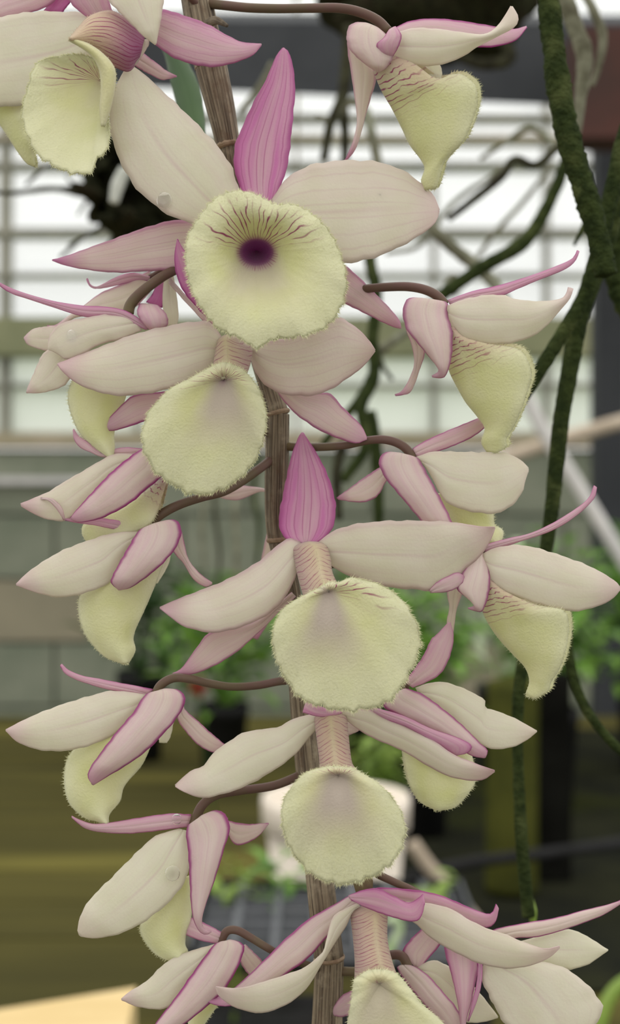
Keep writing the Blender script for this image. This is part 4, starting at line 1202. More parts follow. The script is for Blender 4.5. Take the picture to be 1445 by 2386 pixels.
# --- lowest front flower
f = flower(850, 2085, 5, 'lowest front flower with a long veined tube and backswept pink sepals')
ptube('pedicel', f, [(838, 2020, 6), (845, 2050, 5), (850, 2090, 4)], (22, 24, 18), M_OVARY, nseg=18, flute=.02)
petal('lateral_sepal', f, [(830, 2086), (817, 2086), (776, 2110), (719, 2142), (662, 2191), (613, 2240), (556, 2294), (520, 2320), (474, 2323)], [(840, 2100), (829, 2112), (790, 2160), (760, 2185), (719, 2232), (678, 2262), (640, 2290), (580, 2330), (531, 2345), (490, 2338), (474, 2326)],
      d=(3, 1, 0), cam=1.0, tilt=.5, pink=.26, margin=.75, tip=.85, vein=.10)
petal('petal', f, [(835, 2104), (800, 2120), (775, 2138), (762, 2187), (752, 2218), (711, 2253), (658, 2273), (605, 2290), (556, 2302), (503, 2298)], [(838, 2112), (822, 2125), (805, 2160), (780, 2198), (748, 2249), (715, 2302), (678, 2334), (637, 2354), (597, 2360), (548, 2347), (511, 2322), (503, 2302)],
      d=(2, -2, -4), cam=.9, tilt=-.5, pink=.05, margin=.10, tip=.20, vein=.04)
petal('lateral_sepal', f, [(870, 2072), (890, 2068), (971, 2074), (1026, 2086), (1080, 2108), (1120, 2125), (1145, 2128), (1156, 2106)], [(900, 2100), (944, 2112), (994, 2130), (1062, 2150), (1110, 2160), (1140, 2160), (1155, 2147), (1162, 2118)],
      d=(3, 3, 4), cam=.8, tilt=-.5, pink=.48, margin=.7, tip=.45, vein=.10)
petal('petal', f, [(900, 2100), (989, 2104), (1044, 2115), (1085, 2138), (1130, 2161), (1175, 2176), (1225, 2197), (1270, 2210), (1304, 2204)], [(900, 2120), (962, 2147), (1008, 2188), (1062, 2219), (1116, 2244), (1175, 2256), (1230, 2251), (1280, 2231), (1305, 2208)],
      d=(2, 0, -2), cam=1.5, tilt=-.5, pink=.06, margin=.10, tip=.22, vein=.03)
petal('dorsal_sepal', f, [(812, 2087), (850, 2073), (881, 2071), (915, 2086), (949, 2103), (970, 2096), (986, 2082)], [(818, 2097), (850, 2113), (890, 2129), (930, 2141), (960, 2147), (980, 2139), (990, 2106)], d=(2, -1, -3), cam=.8, tilt=.4, pink=.62, margin=.6, tip=.4, vein=.08)
lip_tube('lip_base', f, [(822, 2110), (817, 2122), (824, 2179), (829, 2240), (828, 2290)], [(895, 2110), (901, 2130), (901, 2188), (912, 2240), (930, 2290)], d=(4, 0, -3), dr=2.6, veins=15, seam=.35, pink=.42, tan=.85)
lip_front('lip', f, [(826, 2282), (817, 2346), (808, 2400), (800, 2450), (840, 2510), (920, 2530), (1010, 2505), (1060, 2450), (1040, 2390), (994, 2352), (962, 2313), (931, 2276), (903, 2262), (860, 2262)],
          (884, 2292), (18, 12), hole=False, d=-6, deep=.1, fwd=1.2, top_back=.5, ridge=.6, veins=40, vein_r=(.03, .4), vein_up=.6, blush=(.25, .8, .25), throat_amt=0, tan=.35, surf=6000)

# --- upper left flower
f = flower(300, 60, 6, 'upper left flower looking left with a dark purple veined throat')
petal('petal', f, [(250, 40), (200, 30), (116, 27), (78, 27), (40, 33), (0, 40), (-60, 70), (-110, 140)], [(240, 120), (170, 190), (110, 230), (55, 245), (0, 249), (-50, 238), (-90, 200), (-112, 150)], d=(4, 5, 6), cam=1.4, pink=.04, margin=.05, tip=.1, vein=.05)
petal('dorsal_sepal', f, [(215, 45), (190, 30), (160, 0), (140, -50), (150, -130)], [(280, 45), (262, 25), (252, -10), (235, -60), (155, -130)], d=(4, 2, 2), cam=.8, pink=.45, margin=.3, tip=.3, vein=.25)
petal('lateral_sepal', f, [(330, 30), (377, 22), (425, 35), (480, 55), (525, 80), (560, 97), (590, 101), (609, 102)], [(330, 80), (357, 100), (400, 132), (450, 150), (500, 156), (550, 145), (590, 128), (609, 106)], d=(2, 0, 2), cam=1.0, pink=.46, margin=.5, tip=.35, vein=.38)
petal('petal', f, [(228, -70), (250, -4), (279, 29), (308, 58), (334, 84), (361, 104)], [(400, -90), (386, -20), (381, 6), (375, 46), (369, 78), (364, 104)], d=(-2, -3, -3), cam=1.2, pink=.04, margin=.1, tip=.05, vein=.06)
petal('lateral_sepal', f, [(325, 118), (342, 130), (366, 148), (390, 166), (412, 177)], [(310, 150), (325, 160), (349, 173), (378, 186), (411, 180)], d=(5, 6, 7), cam=.4, pink=.30, margin=.5, tip=.65, vein=.1, nv=20)
petal('column_wing', f, [(322, 95), (315, 120), (308, 152)], [(347, 92), (345, 108), (316, 152)], d=(1, 1, 1), cam=.6, pink=.12, margin=.2, tip=0, vein=0, nv=14, nu=9)
lip_blade('lip_flank', f, [(338, 84), (310, 56), (285, 37), (256, 25), (225, 30), (203, 42), (185, 62), (163, 88)], [(322, 142), (300, 166), (272, 158), (250, 148), (232, 136), (215, 125), (190, 110), (164, 94)], d=(2, -1, -4), cam=2.4, fringe='both', veinm=.95, tan=.75, throat=.75, veins=13, surf=900, rim_from=.35, hair=.36, amp=.05)
lip_front('lip', f, [(224, 138), (186, 127), (145, 130), (99, 140), (78, 163), (66, 203), (52, 253), (56, 291), (70, 328), (86, 358), (122, 384), (160, 401), (198, 404), (221, 397), (223, 372), (250, 348), (256, 314), (252, 276), (254, 245), (266, 205), (268, 172), (250, 146)],
          (236, 190), (12, 20), hole=False, d=-3, deep=3.0, fwd=-1.2, top_back=2.2, ridge=0, veins=46, vein_r=(.0, 1.0), vein_up=.36, blush=(.10, .4), throat_amt=.55, tan=.25, surf=8000)
lip_blade('lip_rim', f, [(160, 94), (198, 116), (220, 138), (233, 168), (236, 210), (233, 250), (236, 292)], [(163, 86), (205, 102), (240, 126), (266, 158), (268, 200), (258, 250), (244, 294)], d=(-4.4, -5.2, -4.2), cam=1.3, surf=2200, fringe='both', hair=.3, amp=.05, tan=.12)
ptube('pedicel', f, [(470, 20, 11), (420, -20, 8), (340, -10, 6), (300, 40, 5)], (9, 9, 11), M_PED)

# --- flower cut by the upper left corner
f = flower(150, -20, 9, 'flower cut off by the upper left corner, mostly behind its neighbour')
petal('petal', f, [(170, -60), (125, 5), (75, 28), (30, 38), (0, 45), (-40, 50)], [(100, -90), (50, -30), (0, -5), (-30, 20), (-42, 44)], d=(7, 8, 9), cam=.8, pink=.35, margin=.5, tip=.3, vein=.2)
petal('lip_tube', f, [(190, -20), (165, 5), (145, 30)], [(130, -10), (110, 15), (95, 32)], d=(8.5, 9, 9), cam=.6, pink=1.0, margin=.9, tip=.7, vein=.3, nv=14, nu=9)
lip_fold('lip', f, [(-60, 200), (-20, 262), (10, 302), (40, 348), (62, 377), (82, 387)], [(60, 180), (52, 243), (62, 290), (73, 330), (80, 362), (84, 386)], d=(9, 8, 8), wd=(1, 2, .6), base_pink=0, vein_t=(0, .02), surf=1200, back=(3, -3))
ptube('pedicel', f, [(455, -60, 11), (340, -90, 10), (230, -70, 9), (160, -40, 9)], (9, 9, 11), M_PED)

# --- upper right flower in profile
f = flower(900, 75, 4, 'upper right flower in profile on a long arched stalk')
pedicel(f, [(480, 8, 12), (520, 12, 9), (580, 18, 7), (650, 20, 6), (720, 19, 5), (790, 19, 4), (840, 29, 4), (880, 48, 4), (904, 72, 4)], 11)
petal('dorsal_sepal', f, [(915, 68), (958, 49), (1013, 44), (1074, 49), (1153, 62), (1195, 68), (1227, 61)], [(920, 100), (1000, 88), (1060, 95), (1111, 110), (1165, 107), (1205, 92), (1228, 64)], d=(4, 5, 6), cam=.8, tilt=.5, pink=.42, margin=.85, tip=.45, vein=.05)
petal('petal', f, [(915, 82), (960, 66), (1020, 68), (1080, 76), (1128, 80), (1158, 62), (1180, 30), (1190, 14)], [(914, 128), (950, 147), (985, 153), (1025, 151), (1074, 134), (1111, 110), (1165, 82), (1200, 62), (1208, 40), (1195, 16)], d=(2, 0, 1), cam=1.6, tilt=-.6, pink=.06, margin=.08, tip=.10, vein=.03)
petal('petal', f, [(950, 140), (975, 168), (1000, 190), (1022, 194)], [(1000, 135), (1024, 150), (1030, 172), (1025, 194)], d=(6, 7, 7), cam=.5, pink=.03, margin=.05, tip=0, vein=.03, nv=16)
petal('lateral_sepal', f, [(815, 75), (809, 100), (818, 170), (829, 243), (832, 283), (824, 326), (812, 356), (803, 374)], [(850, 110), (868, 150), (876, 183), (865, 225), (852, 268), (840, 314), (827, 350), (806, 376)], d=(5, 6, 6), cam=.8, tilt=-.4, pink=.16, margin=.35, tip=.7, vein=.06)
petal('lateral_sepal', f, [(850, 53), (828, 53), (813, 63), (808, 85), (814, 112), (834, 135), (862, 157), (880, 168)], [(885, 68), (903, 85), (911, 108), (916, 130), (908, 148), (897, 161), (884, 168)], d=(2.5, .5, 1.5), cam=2.0, pink=.22, margin=.25, tip=.1, vein=.06)
petal('sepal_fold', f, [(905, 72), (893, 90), (878, 102), (882, 118), (900, 138)], [(922, 62), (935, 80), (933, 98), (926, 114), (914, 134)], d=(0, -.8, .8), cam=.6, pink=.50, margin=.6, tip=.2, vein=.08, nv=18, nu=11)
lip_fold('lip', f, [(872, 166), (891, 210), (916, 253), (940, 301), (958, 338), (983, 371), (992, 393), (984, 420), (987, 442)], [(918, 130), (967, 150), (1008, 180), (1031, 183), (1053, 174), (1076, 174), (1098, 188), (1111, 207), (1112, 244), (1100, 283), (1083, 323), (1059, 350), (1034, 378), (1027, 405), (1016, 440)],
         d=(3, 4, 5), wd=(1.8, 4.5, 1.2), veins=15, vein_t=(0, .46))

# --- right flower in profile
f = flower(1036, 705, 4, 'right flower in profile under the crossing green roots')
pedicel(f, [(590, 720, 14), (680, 700, 11), (780, 680, 9), (850, 673, 7), (900, 669, 6), (950, 668, 5), (990, 675, 4), (1020, 690, 4), (1037, 710, 4)], 10.5)
petal('dorsal_sepal', f, [(1043, 700), (1102, 679), (1171, 663), (1241, 641), (1310, 615), (1336, 600), (1345, 583)], [(1050, 712), (1102, 698), (1171, 688), (1206, 673), (1258, 651), (1318, 627), (1341, 607), (1350, 586)], d=(4, 5, 7), cam=.6, pink=.62, margin=.6, tip=.4, vein=.05)
petal('petal', f, [(1043, 712), (1081, 698), (1130, 688), (1171, 688), (1206, 698), (1258, 702), (1300, 698), (1316, 690), (1324, 669)], [(1045, 743), (1061, 771), (1085, 791), (1130, 802), (1171, 802), (1223, 791), (1265, 767), (1306, 722), (1328, 695), (1336, 673)], d=(2, -.5, 1), cam=1.8, tilt=-.4, pink=.06, margin=.06, tip=.25, vein=.06)
petal('lateral_sepal', f, [(948, 740), (946, 764), (960, 805), (966, 847), (953, 885), (936, 912), (920, 919)], [(965, 770), (976, 796), (990, 819), (978, 861), (967, 892), (953, 916), (922, 923)], d=(4, 6, 7), cam=.6, pink=.22, margin=.45, tip=.7, vein=.06)
petal('lateral_sepal', f, [(985, 697), (960, 694), (944, 704), (939, 730), (947, 766), (974, 800), (1000, 831), (1022, 859), (1020, 868), (1007, 875)], [(1018, 704), (1042, 706), (1044, 738), (1054, 771), (1053, 826), (1045, 860), (1037, 877), (1025, 881), (1008, 879)], d=(3, 0, .5), cam=1.8, pink=.26, margin=.55, tip=.5, vein=.06)
lip_fold('lip', f, [(1044, 770), (1046, 815), (1048, 860), (1068, 902), (1088, 937), (1113, 968), (1132, 998), (1124, 1030), (1137, 1053)], [(1056, 760), (1080, 785), (1130, 800), (1171, 806), (1211, 815), (1230, 840), (1239, 875), (1230, 909), (1216, 951), (1196, 996), (1179, 1023), (1181, 1041), (1158, 1054)], d=(2.5, 3, 4), wd=(1.8, 4.5, 1.4), veins=15, vein_t=(0, .46))

# --- right flower seen from behind, half hidden
f = flower(965, 1060, 5, 'flower seen from behind right of the cane, its lip hidden by a white petal')
pedicel(f, [(660, 1040, 12), (710, 1042, 10), (760, 1041, 8), (808, 1037, 7), (853, 1027, 6), (891, 1024, 5), (923, 1031, 5), (947, 1046, 5), (962, 1068, 5)], 10)
petal('dorsal_sepal', f, [(962, 1045), (1002, 1022), (1064, 995), (1116, 974), (1150, 962)], [(972, 1066), (1009, 1055), (1064, 1036), (1106, 1015), (1134, 992), (1152, 968)], d=(5, 7, 9), cam=.6, pink=.40, margin=.7, tip=.3, vein=.05)
petal('lateral_sepal', f, [(905, 1085), (888, 1088), (850, 1112), (812, 1140), (784, 1160)], [(905, 1115), (898, 1124), (881, 1154), (853, 1169), (822, 1169), (790, 1164)], d=(6, 7, 8), cam=.7, pink=.22, margin=.55, tip=.6, vein=.05)
petal('petal', f, [(968, 1066), (1009, 1053), (1071, 1053), (1123, 1054), (1175, 1055), (1210, 1070), (1230, 1088)], [(985, 1074), (1009, 1116), (1037, 1166), (1082, 1188), (1148, 1197), (1189, 1181), (1217, 1147), (1223, 1123), (1232, 1098)], d=(4, 2.5, 4), cam=1.5, pink=.05, margin=.06, tip=.08, vein=.05)
petal('lateral_sepal', f, [(925, 1055), (900, 1054), (884, 1068), (887, 1092), (902, 1119), (940, 1164), (981, 1213), (1015, 1258)], [(950, 1062), (974, 1068), (988, 1090), (1002, 1116), (1030, 1168), (1051, 1211), (1060, 1240), (1040, 1262)], d=(4, 1.5, 3), cam=1.8, pink=.28, margin=.6, tip=.3, vein=.06)
lip_blade('lip', f, [(1020, 1150), (1040, 1190), (1060, 1230), (1110, 1262), (1158, 1275)], [(1100, 1160), (1146, 1192), (1152, 1222), (1172, 1238), (1166, 1270)], d=(6, 6, 6), cam=1.5, surf=1500)

# --- right flower lower, in profile
f = flower(1130, 1285, 4, 'right flower in profile below the middle, its petal reaching the frame edge')
pedicel(f, [(690, 1330, 14), (800, 1310, 12), (900, 1290, 9), (1000, 1275, 6), (1080, 1270, 5), (1128, 1285, 4.5)], 10)
petal('dorsal_sepal', f, [(1135, 1268), (1187, 1254), (1233, 1244), (1286, 1220), (1340, 1187), (1372, 1160), (1384, 1131)], [(1130, 1286), (1179, 1272), (1226, 1257), (1286, 1236), (1340, 1204), (1383, 1163), (1391, 1136)], d=(4, 5, 7), cam=.6, pink=.50, margin=.7, tip=.4, vein=.05)
petal('petal', f, [(1126, 1290), (1158, 1276), (1208, 1270), (1258, 1279), (1315, 1297), (1375, 1320), (1428, 1350), (1444, 1366)], [(1132, 1324), (1147, 1360), (1187, 1384), (1233, 1402), (1286, 1418), (1333, 1424), (1375, 1418), (1422, 1399), (1445, 1376)], d=(2, 0, 1), cam=1.8, pink=.07, margin=.06, tip=.22, vein=.04)
petal('lateral_sepal', f, [(1045, 1365), (1042, 1385), (1048, 1413), (1042, 1445), (1044, 1480)], [(1080, 1370), (1075, 1388), (1063, 1424), (1057, 1470), (1048, 1495)], d=(5, 6, 7), cam=.5, pink=.12, margin=.3, tip=.3, nv=20)
petal('lateral_sepal', f, [(1112, 1288), (1087, 1320), (1065, 1362), (1066, 1374), (1087, 1392), (1106, 1408), (1100, 1414), (1091, 1416)], [(1126, 1292), (1140, 1331), (1141, 1370), (1134, 1402), (1123, 1424), (1110, 1424), (1092, 1419)], d=(2.5, 0, .5), cam=1.6, pink=.22, margin=.65, tip=.6, vein=.06)
lip_fold('lip', f, [(1128, 1350), (1124, 1390), (1126, 1420), (1140, 1452), (1165, 1488), (1197, 1523), (1226, 1555), (1236, 1587), (1227, 1618)], [(1142, 1350), (1180, 1380), (1251, 1410), (1312, 1422), (1325, 1449), (1324, 1484), (1315, 1527), (1301, 1563), (1284, 1588), (1277, 1610), (1244, 1628)], d=(2.5, 3, 4), wd=(1.8, 4.5, 1.4), veins=15, vein_t=(0, .42))

# --- right flower behind the round lips
f = flower(952, 1600, 5, 'flower right of the cream pot with one sharply pointed white petal')
pedicel(f, [(700, 1600, 14), (780, 1590, 12), (860, 1585, 8), (920, 1590, 6), (950, 1603, 5)], 9)
petal('dorsal_sepal', f, [(944, 1588), (966, 1559), (987, 1527), (1005, 1490), (1012, 1484), (1030, 1466), (1045, 1450)], [(962, 1602), (994, 1589), (1026, 1570), (1048, 1530), (1057, 1485), (1050, 1450)], d=(4, 4, 4.5), cam=.9, pink=.42, margin=.45, tip=.2, vein=.08)
petal('petal', f, [(968, 1603), (1005, 1591), (1043, 1591), (1091, 1609), (1128, 1630), (1131, 1648), (1155, 1656), (1198, 1673), (1251, 1702)], [(980, 1620), (1048, 1668), (1103, 1718), (1138, 1743), (1189, 1742), (1228, 1724), (1251, 1705)], d=(5, 4, 4), cam=1.0, pink=.03, margin=.05, tip=.16, vein=.04)
petal('lateral_sepal', f, [(915, 1620), (893, 1645), (940, 1671), (1005, 1701), (1069, 1744), (1103, 1762), (1128, 1766)], [(945, 1604), (983, 1617), (1026, 1647), (1073, 1686), (1116, 1729), (1136, 1748), (1132, 1764)], d=(4, 2, 2), cam=1.3, pink=.28, margin=.7, tip=.5, vein=.06)
petal('sepal_roll', f, [(862, 1654), (897, 1675), (949, 1694), (1013, 1731), (1061, 1759)], [(868, 1648), (940, 1668), (1005, 1698), (1069, 1720), (1100, 1738), (1090, 1754), (1064, 1760)], d=(2, .5, .5), cam=.8, pink=.60, margin=.5, tip=.3, vein=.08)
lip_blade('lip', f, [(935, 1735), (945, 1800), (960, 1840), (980, 1868), (1012, 1885)], [(1095, 1740), (1108, 1812), (1090, 1850), (1060, 1880), (1028, 1887)], d=(5, 4, 5), cam=2, surf=2400)

# --- left flower, upper
f = flower(300, 722, 5, 'left flower with a very long thin pink sepal pointing to the frame edge')
pedicel(f, [(560, 560, 13), (480, 590, 10), (440, 610, 8), (407, 629, 6), (378, 645, 5), (343, 670, 4), (317, 693, 4), (303, 712, 4), (299, 730, 4)], 12)
petal('dorsal_sepal', f, [(352, 764), (320, 740), (291, 724), (247, 715), (189, 712), (131, 703), (73, 688), (29, 673), (-10, 654)], [(340, 768), (300, 752), (260, 738), (203, 738), (163, 729), (116, 713), (58, 694), (23, 682), (-12, 658)], d=(3, 2, 2), cam=.5, pink=.60, margin=.6, tip=.45, vein=.05)
petal('petal', f, [(310, 735), (247, 733), (203, 740), (163, 747), (137, 757), (119, 777), (112, 800), (113, 814)], [(330, 770), (280, 790), (233, 803), (189, 827), (155, 838), (140, 828), (122, 818), (113, 816)], d=(3, 1.5, 2), cam=1.0, pink=.07, margin=.15, tip=.05, vein=.04)
petal('petal', f, [(150, 765), (125, 760), (100, 762), (75, 768), (57, 785)], [(150, 815), (115, 818), (90, 813), (65, 803), (56, 790)], d=(5, 6, 7), cam=.5, pink=.10, margin=.15, tip=.4, vein=.04, nv=20)
petal('petal', f, [(150, 800), (105, 820), (90, 844), (76, 876), (66, 900), (61, 913)], [(170, 825), (168, 870), (150, 898), (120, 910), (90, 916), (63, 916)], d=(4, 4, 5), cam=.8, pink=.06, margin=.12, tip=.3, vein=.05)
petal('lateral_sepal', f, [(325, 708), (320, 730), (335, 755), (350, 770)], [(368, 712), (387, 732), (391, 755), (375, 772)], d=(4, 2, 3), cam=1.6, pink=.42, margin=.3, tip=.1, vein=.06, nv=18)
lip_blade('lip', f, [(200, 850), (168, 890), (159, 930), (170, 975), (190, 1013), (225, 1045), (258, 1069)], [(310, 860), (296, 915), (281, 960), (266, 1005), (267, 1045), (264, 1068)], d=(5, 5, 5), cam=1.6, surf=2200, fringe='L')

# --- left flower behind it
f = flower(340, 660, 9, 'flower half hidden behind the long pink sepal on the left')
petal('dorsal_sepal', f, [(350, 645), (320, 637), (303, 636), (276, 644), (247, 658), (227, 668), (212, 664), (204, 648)], [(345, 655), (320, 652), (276, 664), (233, 672), (215, 671), (206, 662), (201, 651)], d=(9, 9, 9), cam=.4, pink=.48, margin=.6, tip=.5, vein=.05)
petal('petal', f, [(350, 630), (300, 655), (276, 665), (233, 684), (198, 710), (160, 736), (131, 757), (110, 758)], [(350, 680), (320, 712), (290, 728), (233, 735), (174, 740), (140, 768), (112, 762)], d=(10, 9, 9), cam=.8, pink=.13, margin=.45, tip=.6, vein=.06)
petal('lip_tube', f, [(372, 640), (358, 680), (340, 704)], [(388, 645), (385, 690), (378, 718)], d=(10, 10, 10), cam=.6, pink=1.0, margin=.9, tip=.5, vein=.3, nv=14, nu=9)
petal('petal', f, [(385, 630), (379, 690), (381, 725), (390, 760)], [(402, 630), (413, 700), (416, 740), (410, 764)], d=(9, 8, 8), cam=.5, pink=.03, margin=.05, tip=.05, vein=.03, nv=18)
petal('lateral_sepal', f, [(394, 645), (422, 676), (456, 710), (500, 752)], [(394, 660), (420, 690), (455, 728), (485, 760)], d=(7, 7, 8), cam=.3, pink=.20, margin=.5, tip=.3, nv=16, nu=9)
pedicel(f, [(555, 520, 13), (480, 560, 12), (410, 610, 11), (350, 650, 10)], 9)

# --- left flower, third down
f = flower(330, 1050, 5, 'left flower with a broad pink-edged sepal, partly behind the tilted lip')
petal('dorsal_sepal', f, [(335, 1046), (300, 1043), (269, 1046), (240, 1058), (207, 1031), (185, 1018), (172, 999)], [(325, 1058), (290, 1068), (255, 1066), (236, 1064), (214, 1055), (188, 1043), (173, 1024), (170, 1003)], d=(5, 5, 6), cam=.5, pink=.42, margin=.6, tip=.4, vein=.05)
petal('petal', f, [(320, 1060), (270, 1058), (241, 1070), (193, 1098), (151, 1122), (113, 1146), (75, 1162), (48, 1173)], [(325, 1075), (262, 1115), (228, 1148), (193, 1180), (162, 1208), (145, 1214), (110, 1210), (75, 1195), (50, 1180)], d=(4, 2.5, 2), cam=1.2, pink=.07, margin=.10, tip=.35, vein=.04)
petal('petal_fold', f, [(95, 1162), (115, 1168), (135, 1190), (148, 1212)], [(97, 1160), (125, 1164), (145, 1185), (152, 1212)], d=(1.5, .5, 1), cam=.3, pink=.3, margin=.3, tip=.2, nv=14, nu=9)
petal('lateral_sepal', f, [(345, 1045), (325, 1050), (283, 1080), (245, 1115), (207, 1156), (179, 1188), (164, 1206)], [(355, 1060), (367, 1087), (378, 1108), (342, 1139), (307, 1170), (262, 1196), (228, 1210), (186, 1217), (165, 1210)], d=(2, 0, 1), cam=1.5, pink=.26, margin=.8, tip=.5, vein=.06)
lip_fold('lip', f, [(384, 1110), (335, 1150), (275, 1190), (205, 1216), (193, 1240), (204, 1262)], [(387, 1118), (380, 1150), (368, 1190), (345, 1225), (290, 1248), (240, 1262), (214, 1266)], d=(4, 5, 6), wd=(1.2, 2.5, 1), veins=10, vein_t=(0, .3), base_pink=.9, surf=1800)
pedicel(f, [(640, 1000, 12), (540, 1030, 9), (440, 1050, 7), (350, 1056, 5)], 9)

# --- left flower, fourth
f = flower(345, 1232, 5, 'left flower on a brown arched stalk, boat-shaped pink-edged sepal in front')
pedicel(f, [(640, 1065, 12), (605, 1092, 9), (560, 1124, 7), (518, 1147, 5), (470, 1159, 4), (418, 1176, 4), (378, 1197, 4), (354, 1218, 4), (344, 1238, 4)], 11)
petal('dorsal_sepal', f, [(340, 1224), (280, 1214), (235, 1207), (190, 1206), (152, 1209)], [(332, 1238), (280, 1235), (228, 1225), (186, 1219), (152, 1213)], d=(4, 3, 2), cam=.4, pink=.55, margin=.6, tip=.4, vein=.05)
petal('petal', f, [(325, 1238), (262, 1243), (193, 1264), (141, 1285), (89, 1316), (58, 1340), (38, 1360)], [(320, 1252), (292, 1291), (272, 1329), (259, 1354), (228, 1371), (186, 1385), (141, 1392), (100, 1385), (65, 1374), (39, 1364)], d=(3, 1, 1), cam=1.6, pink=.06, margin=.06, tip=.30, vein=.05)
petal('petal', f, [(385, 1295), (372, 1330), (362, 1360)], [(400, 1285), (391, 1318), (368, 1358)], d=(6, 6, 6), cam=.4, pink=.03, margin=.05, tip=0, nv=14, nu=9)
petal('lateral_sepal', f, [(410, 1250), (402, 1281), (428, 1312), (449, 1347), (477, 1367), (494, 1362)], [(424, 1240), (431, 1274), (442, 1309), (470, 1340), (494, 1357)], d=(5, 6, 7), cam=.5, pink=.26, margin=.6, tip=.3, vein=.05)
petal('lateral_sepal', f, [(350, 1225), (324, 1237), (300, 1274), (276, 1316), (259, 1350), (262, 1362), (275, 1373)], [(366, 1219), (400, 1211), (418, 1219), (422, 1243), (411, 1274), (380, 1312), (338, 1347), (304, 1369), (279, 1375)], d=(2, -1, 0), cam=2.0, pink=.27, margin=.75, tip=.3, vein=.06)
lip_blade('lip', f, [(255, 1330), (210, 1365), (187, 1390), (184, 1430), (196, 1471), (215, 1500), (245, 1530), (284, 1545)], [(385, 1300), (362, 1361), (334, 1426), (316, 1464), (310, 1490), (315, 1515), (300, 1544)], d=(4, 4, 5), cam=2.4, surf=3000, fringe='L', blush=.3)

# --- left flower, fifth
f = flower(360, 1618, 5, 'left flower with a hooked pink upper sepal on a level stalk')
pedicel(f, [(700, 1585, 13), (655, 1587, 11), (600, 1597, 8), (540, 1600, 6), (486, 1592, 5), (441, 1582, 4), (404, 1580, 4), (374, 1597, 4), (360, 1625, 4)], 10)
petal('dorsal_sepal', f, [(358, 1606), (299, 1595), (243, 1584), (194, 1575), (161, 1562), (144, 1547)], [(336, 1624), (299, 1615), (243, 1604), (187, 1587), (153, 1570), (140, 1551)], d=(4, 3, 4), cam=.5, pink=.52, margin=.6, tip=.4, vein=.05)
petal('petal', f, [(340, 1618), (262, 1610), (209, 1622), (149, 1640), (93, 1661), (45, 1683), (14, 1699)], [(325, 1650), (300, 1680), (262, 1713), (217, 1734), (168, 1747), (120, 1750), (75, 1743), (37, 1726), (14, 1703)], d=(3, 1, 1), cam=1.6, pink=.05, margin=.05, tip=.28, vein=.05)
petal('petal', f, [(385, 1680), (372, 1714), (371, 1730)], [(405, 1680), (398, 1714), (389, 1731)], d=(6, 6, 6), cam=.4, pink=.02, margin=.05, tip=0, nv=14, nu=9)
petal('lateral_sepal', f, [(420, 1655), (414, 1675), (437, 1709), (463, 1736), (497, 1753), (522, 1742)], [(428, 1645), (432, 1655), (460, 1679), (493, 1709), (524, 1735)], d=(5, 6, 7), cam=.5, pink=.22, margin=.6, tip=.3, vein=.05)
petal('lateral_sepal', f, [(365, 1612), (338, 1620), (310, 1661), (269, 1709), (232, 1758), (209, 1792), (205, 1810), (214, 1827)], [(389, 1605), (415, 1608), (431, 1622), (426, 1650), (404, 1683), (374, 1717), (344, 1747), (299, 1780), (254, 1807), (218, 1829)], d=(2, -1, 0), cam=2.0, pink=.26, margin=.75, tip=.5, vein=.08)
lip_blade('lip', f, [(230, 1700), (178, 1740), (155, 1777), (151, 1829), (164, 1874), (198, 1905), (222, 1912), (246, 1920)], [(370, 1700), (351, 1739), (329, 1784), (290, 1830), (279, 1866), (255, 1896), (252, 1919)], d=(4, 4, 4), cam=2.2, surf=3000, fringe='L')

# --- left flower, sixth
f = flower(455, 1915, 4, 'left flower hanging low with one broad drooping white petal')
pedicel(f, [(715, 1800, 13), (640, 1830, 10), (560, 1842, 6), (505, 1852, 4), (470, 1878, 3), (452, 1922, 3)], 11)
petal('dorsal_sepal', f, [(446, 1898), (400, 1896), (340, 1903), (270, 1915), (220, 1920), (185, 1910), (167, 1901)], [(438, 1926), (400, 1931), (345, 1938), (290, 1942), (230, 1938), (195, 1928), (168, 1906)], d=(3, 2, 2), cam=.7, pink=.45, margin=.6, tip=.4, vein=.05)
petal('petal', f, [(415, 1932), (360, 1950), (310, 1995), (260, 2045), (215, 2090), (190, 2128), (181, 2165), (184, 2178)], [(440, 1937), (443, 2000), (432, 2050), (400, 2095), (360, 2130), (320, 2157), (270, 2178), (220, 2186), (190, 2182)], d=(2.5, .5, 1), cam=1.6, pink=.03, margin=.03, tip=.14, vein=.04)
petal('lateral_sepal', f, [(530, 1905), (532, 1912), (575, 1920), (626, 1918)], [(525, 1940), (533, 1945), (545, 1965), (565, 1968), (600, 1950), (626, 1920)], d=(4, 5, 6), cam=.6, pink=.22, margin=.65, tip=.4, vein=.05, nv=20)
petal('lateral_sepal', f, [(455, 1915), (435, 1932), (440, 2000), (445, 2100), (452, 2145), (465, 2170), (480, 2178), (492, 2172)], [(475, 1898), (505, 1888), (526, 1900), (536, 1930), (526, 1965), (500, 2050), (480, 2105), (470, 2145), (477, 2166), (492, 2168)], d=(1, -1.5, -1), cam=1.8, pink=.27, margin=.75, tip=.35, vein=.06)
lip_blade('lip', f, [(400, 2060), (345, 2130), (327, 2160), (336, 2190), (360, 2220), (390, 2236), (415, 2233)], [(442, 2040), (447, 2100), (444, 2140), (434, 2170), (431, 2200), (437, 2218), (424, 2233)], d=(4, 4, 4), cam=1.8, surf=2200, fringe='L')

